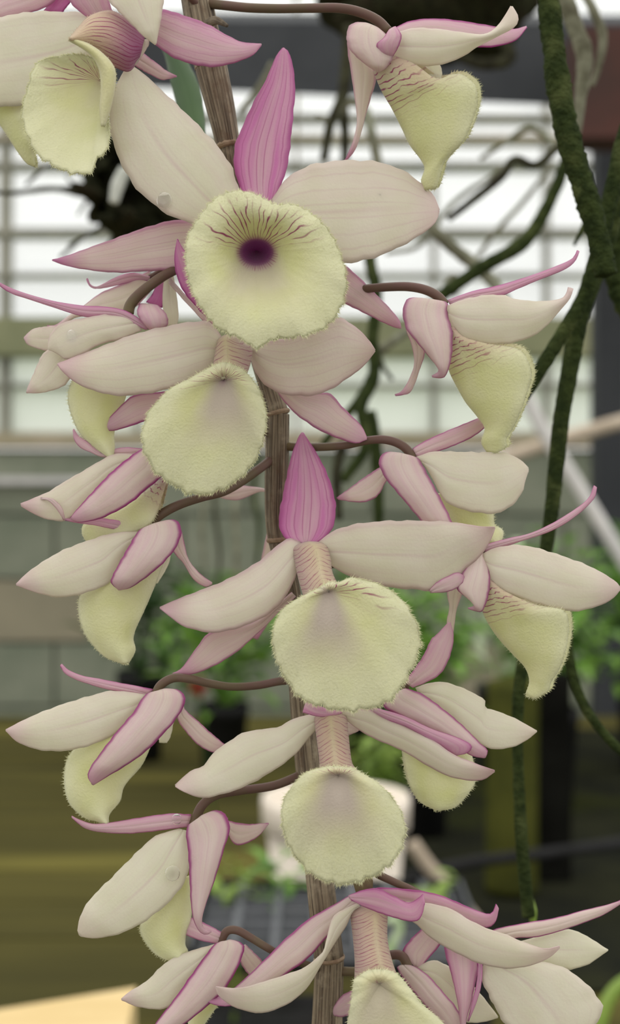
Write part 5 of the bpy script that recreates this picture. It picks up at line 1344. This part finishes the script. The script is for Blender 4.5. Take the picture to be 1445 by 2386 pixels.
# --- lower left flower
f = flower(517, 2200, 4, 'lower left flower cut by the bottom edge, below the drooping white petal')
pedicel(f, [(768, 2262, 10), (720, 2250, 8), (680, 2236, 6), (633, 2214, 4), (588, 2187, 4), (556, 2169, 4), (532, 2168, 4), (519, 2184, 4), (516, 2205, 4)], 9.5)
petal('dorsal_sepal', f, [(512, 2200), (470, 2192), (435, 2179), (410, 2165)], [(520, 2174), (485, 2155), (446, 2138), (420, 2140)], d=(4, 4, 5), cam=.5, pink=.42, margin=.55, tip=.2, vein=.04, nv=18)
petal('petal', f, [(500, 2200), (433, 2220), (384, 2245), (343, 2285), (303, 2310), (283, 2327)], [(500, 2218), (466, 2265), (425, 2314), (388, 2348), (360, 2351), (319, 2345), (284, 2331)], d=(3, 2, 2), cam=1.3, pink=.05, margin=.05, tip=.28, vein=.04)
petal('lateral_sepal', f, [(555, 2212), (560, 2240), (577, 2268), (605, 2300)], [(572, 2200), (590, 2218), (610, 2238), (625, 2275)], d=(5, 5, 6), cam=.5, pink=.20, margin=.5, tip=.3, vein=.05, nv=18)
lip_blade('lip', f, [(480, 2300), (445, 2370), (430, 2420)], [(530, 2310), (505, 2345), (480, 2380), (450, 2425)], d=(4, 4, 4), cam=1.2, surf=900)
petal('lateral_sepal', f, [(520, 2197), (499, 2202), (454, 2261), (405, 2330), (364, 2383), (325, 2440)], [(538, 2190), (560, 2196), (569, 2210), (556, 2249), (523, 2306), (474, 2351), (433, 2383), (335, 2445)], d=(2, 0, 0), cam=1.8, pink=.26, margin=.8, tip=.4, vein=.06)

# --- lower right flower behind the tube
f = flower(955, 2250, 6, 'flower seen from behind just right of the lowest veined tube')
pedicel(f, [(775, 2262, 10), (840, 2262, 9), (890, 2235, 7), (912, 2225, 6), (938, 2229, 5), (954, 2262, 5)], 11)
petal('dorsal_sepal', f, [(962, 2246), (938, 2218), (958, 2188), (980, 2167), (1000, 2150)], [(976, 2256), (994, 2238), (1026, 2201), (1040, 2170), (1015, 2150)], d=(6, 6, 7), cam=.5, pink=.30, margin=.7, tip=.2, vein=.04, nv=20)
petal('petal', f, [(970, 2252), (1008, 2238), (1035, 2246), (1072, 2270), (1107, 2301), (1144, 2346), (1160, 2368)], [(985, 2265), (1022, 2305), (1055, 2345), (1085, 2380), (1125, 2381), (1160, 2372)], d=(6, 6, 6), cam=1.0, pink=.03, margin=.04, tip=.05, vein=.04)
petal('lateral_sepal', f, [(930, 2250), (926, 2256), (949, 2292), (994, 2346), (1026, 2383), (1065, 2440)], [(950, 2250), (965, 2252), (999, 2274), (1035, 2315), (1062, 2346), (1078, 2383), (1075, 2440)], d=(4.5, 3.5, 4), cam=1.0, pink=.26, margin=.65, tip=.3, vein=.06)
petal('lateral_sepal', f, [(845, 2300), (826, 2306), (797, 2320), (775, 2350)], [(845, 2350), (828, 2358), (800, 2369), (776, 2366)], d=(8, 8, 8), cam=.4, pink=.40, margin=.5, tip=.3, vein=.05, nv=16)

# --- lower right flower
f = flower(1135, 2215, 3, 'lower right flower with two broad white petals and a pink upper sepal leaving the frame')
pedicel(f, [(780, 2010, 11), (850, 2022, 9), (886, 2040, 6), (925, 2058, 5), (965, 2076, 5), (1040, 2120, 5), (1110, 2180, 4), (1130, 2220, 3)], 9.5)
petal('dorsal_sepal', f, [(1140, 2172), (1162, 2163), (1221, 2151), (1289, 2140), (1357, 2122), (1416, 2108), (1455, 2094)], [(1150, 2200), (1203, 2185), (1243, 2184), (1289, 2174), (1357, 2151), (1407, 2131), (1456, 2100)], d=(3, 3.5, 5), cam=.8, pink=.20, margin=.75, tip=.4, vein=.04)
petal('petal', f, [(1170, 2200), (1225, 2190), (1280, 2174), (1329, 2166), (1370, 2183), (1416, 2212)], [(1180, 2230), (1240, 2245), (1284, 2250), (1325, 2259), (1370, 2247), (1397, 2229), (1417, 2215)], d=(4.5, 5, 6), cam=1.0, pink=.02, margin=.03, tip=.03, vein=.04)
petal('petal', f, [(1140, 2230), (1125, 2253), (1123, 2283), (1144, 2328), (1175, 2383), (1220, 2430), (1290, 2450)], [(1165, 2235), (1200, 2248), (1266, 2242), (1316, 2256), (1361, 2287), (1397, 2328), (1404, 2351), (1388, 2388), (1350, 2425), (1295, 2450)], d=(3, 1.5, 2), cam=1.8, pink=.05, margin=.04, tip=.05, vein=.05)
petal('lateral_sepal', f, [(1060, 2195), (1035, 2205), (1053, 2274), (1067, 2337), (1073, 2383), (1080, 2450)], [(1100, 2215), (1118, 2240), (1107, 2292), (1098, 2337), (1086, 2383), (1082, 2450)], d=(4, 2.5, 3), cam=1.0, pink=.48, margin=.5, tip=.3, vein=.06)
petal('lateral_sepal', f, [(1112, 2240), (1113, 2275), (1104, 2320), (1090, 2378)], [(1124, 2240), (1123, 2285), (1112, 2330), (1092, 2380)], d=(2, 1.5, 2), cam=.3, pink=.68, margin=.8, tip=.4, nv=18, nu=9)

# --- flower behind the cane
f = flower(600, 1180, 18, 'faint pale pink flower tip peeping from behind the cane')
petal('lateral_sepal', f, [(500, 1154), (530, 1142), (560, 1132), (612, 1138), (640, 1150)], [(501, 1157), (530, 1163), (560, 1164), (608, 1145), (640, 1156)], d=(20, 19, 16), cam=.5, pink=.25, margin=.4, tip=.2, nv=18)
petal('petal', f, [(640, 1150), (610, 1300), (580, 1420), (575, 1480)], [(660, 1160), (660, 1300), (640, 1420), (600, 1490)], d=(16, 22, 28), cam=.8, pink=.15, margin=.3, tip=.6, vein=.05)

# leaf of the orchid behind the upper cane
petal('leaf', ORCHID, [(452, 330), (420, 270), (400, 200), (380, 120), (345, 60)], [(480, 330), (475, 260), (460, 190), (420, 120), (350, 55)], d=(35, 40, 45), cam=2, mat=M_LEAF_D)

# ------------------------------------------------------------------ water drops on the petals
M_WATER = (lambda t: t.surf(t.n('BsdfPrincipled', {'Base Color': (1, 1, 1), 'Roughness': .02, 'IOR': 1.33, 'Transmission Weight': 1.0}).outputs[0]))(NT('water'))


def drop(px, py, d, r, label):
    c = P(px, py, d)
    V, F = [], []
    n, m = 20, 8
    for j in range(m + 1):
        th = math.pi / 2 * j / m
        for k in range(n):
            a = 2 * math.pi * k / n
            V.append(c + np.array([math.cos(a) * math.cos(th) * r, -math.sin(th) * r * .26, math.sin(a) * math.cos(th) * r * 1.08]) * PXM)
    for j in range(m):
        for k in range(n):
            k2 = (k + 1) % n
            F.append((j * n + k, (j + 1) * n + k, (j + 1) * n + k2, j * n + k2))
    F.append(tuple(range(n)))
    o = mesh_obj('water_drop', V, F, M_WATER, None, org=c)
    tag(o, label, 'water drop', 'water drops on the petals')


drop(383, 467, -.65, 18, 'round water drop near the edge of the large upper left white petal')
drop(402, 2035, -.75, 17, 'faint water drop on the broad drooping white petal at lower left')
drop(168, 783, .9, 14, 'flat water drop on the white petal below the long pink sepal')
drop(412, 1909, 1.5, 12, 'water drop on the level pink sepal at lower left')
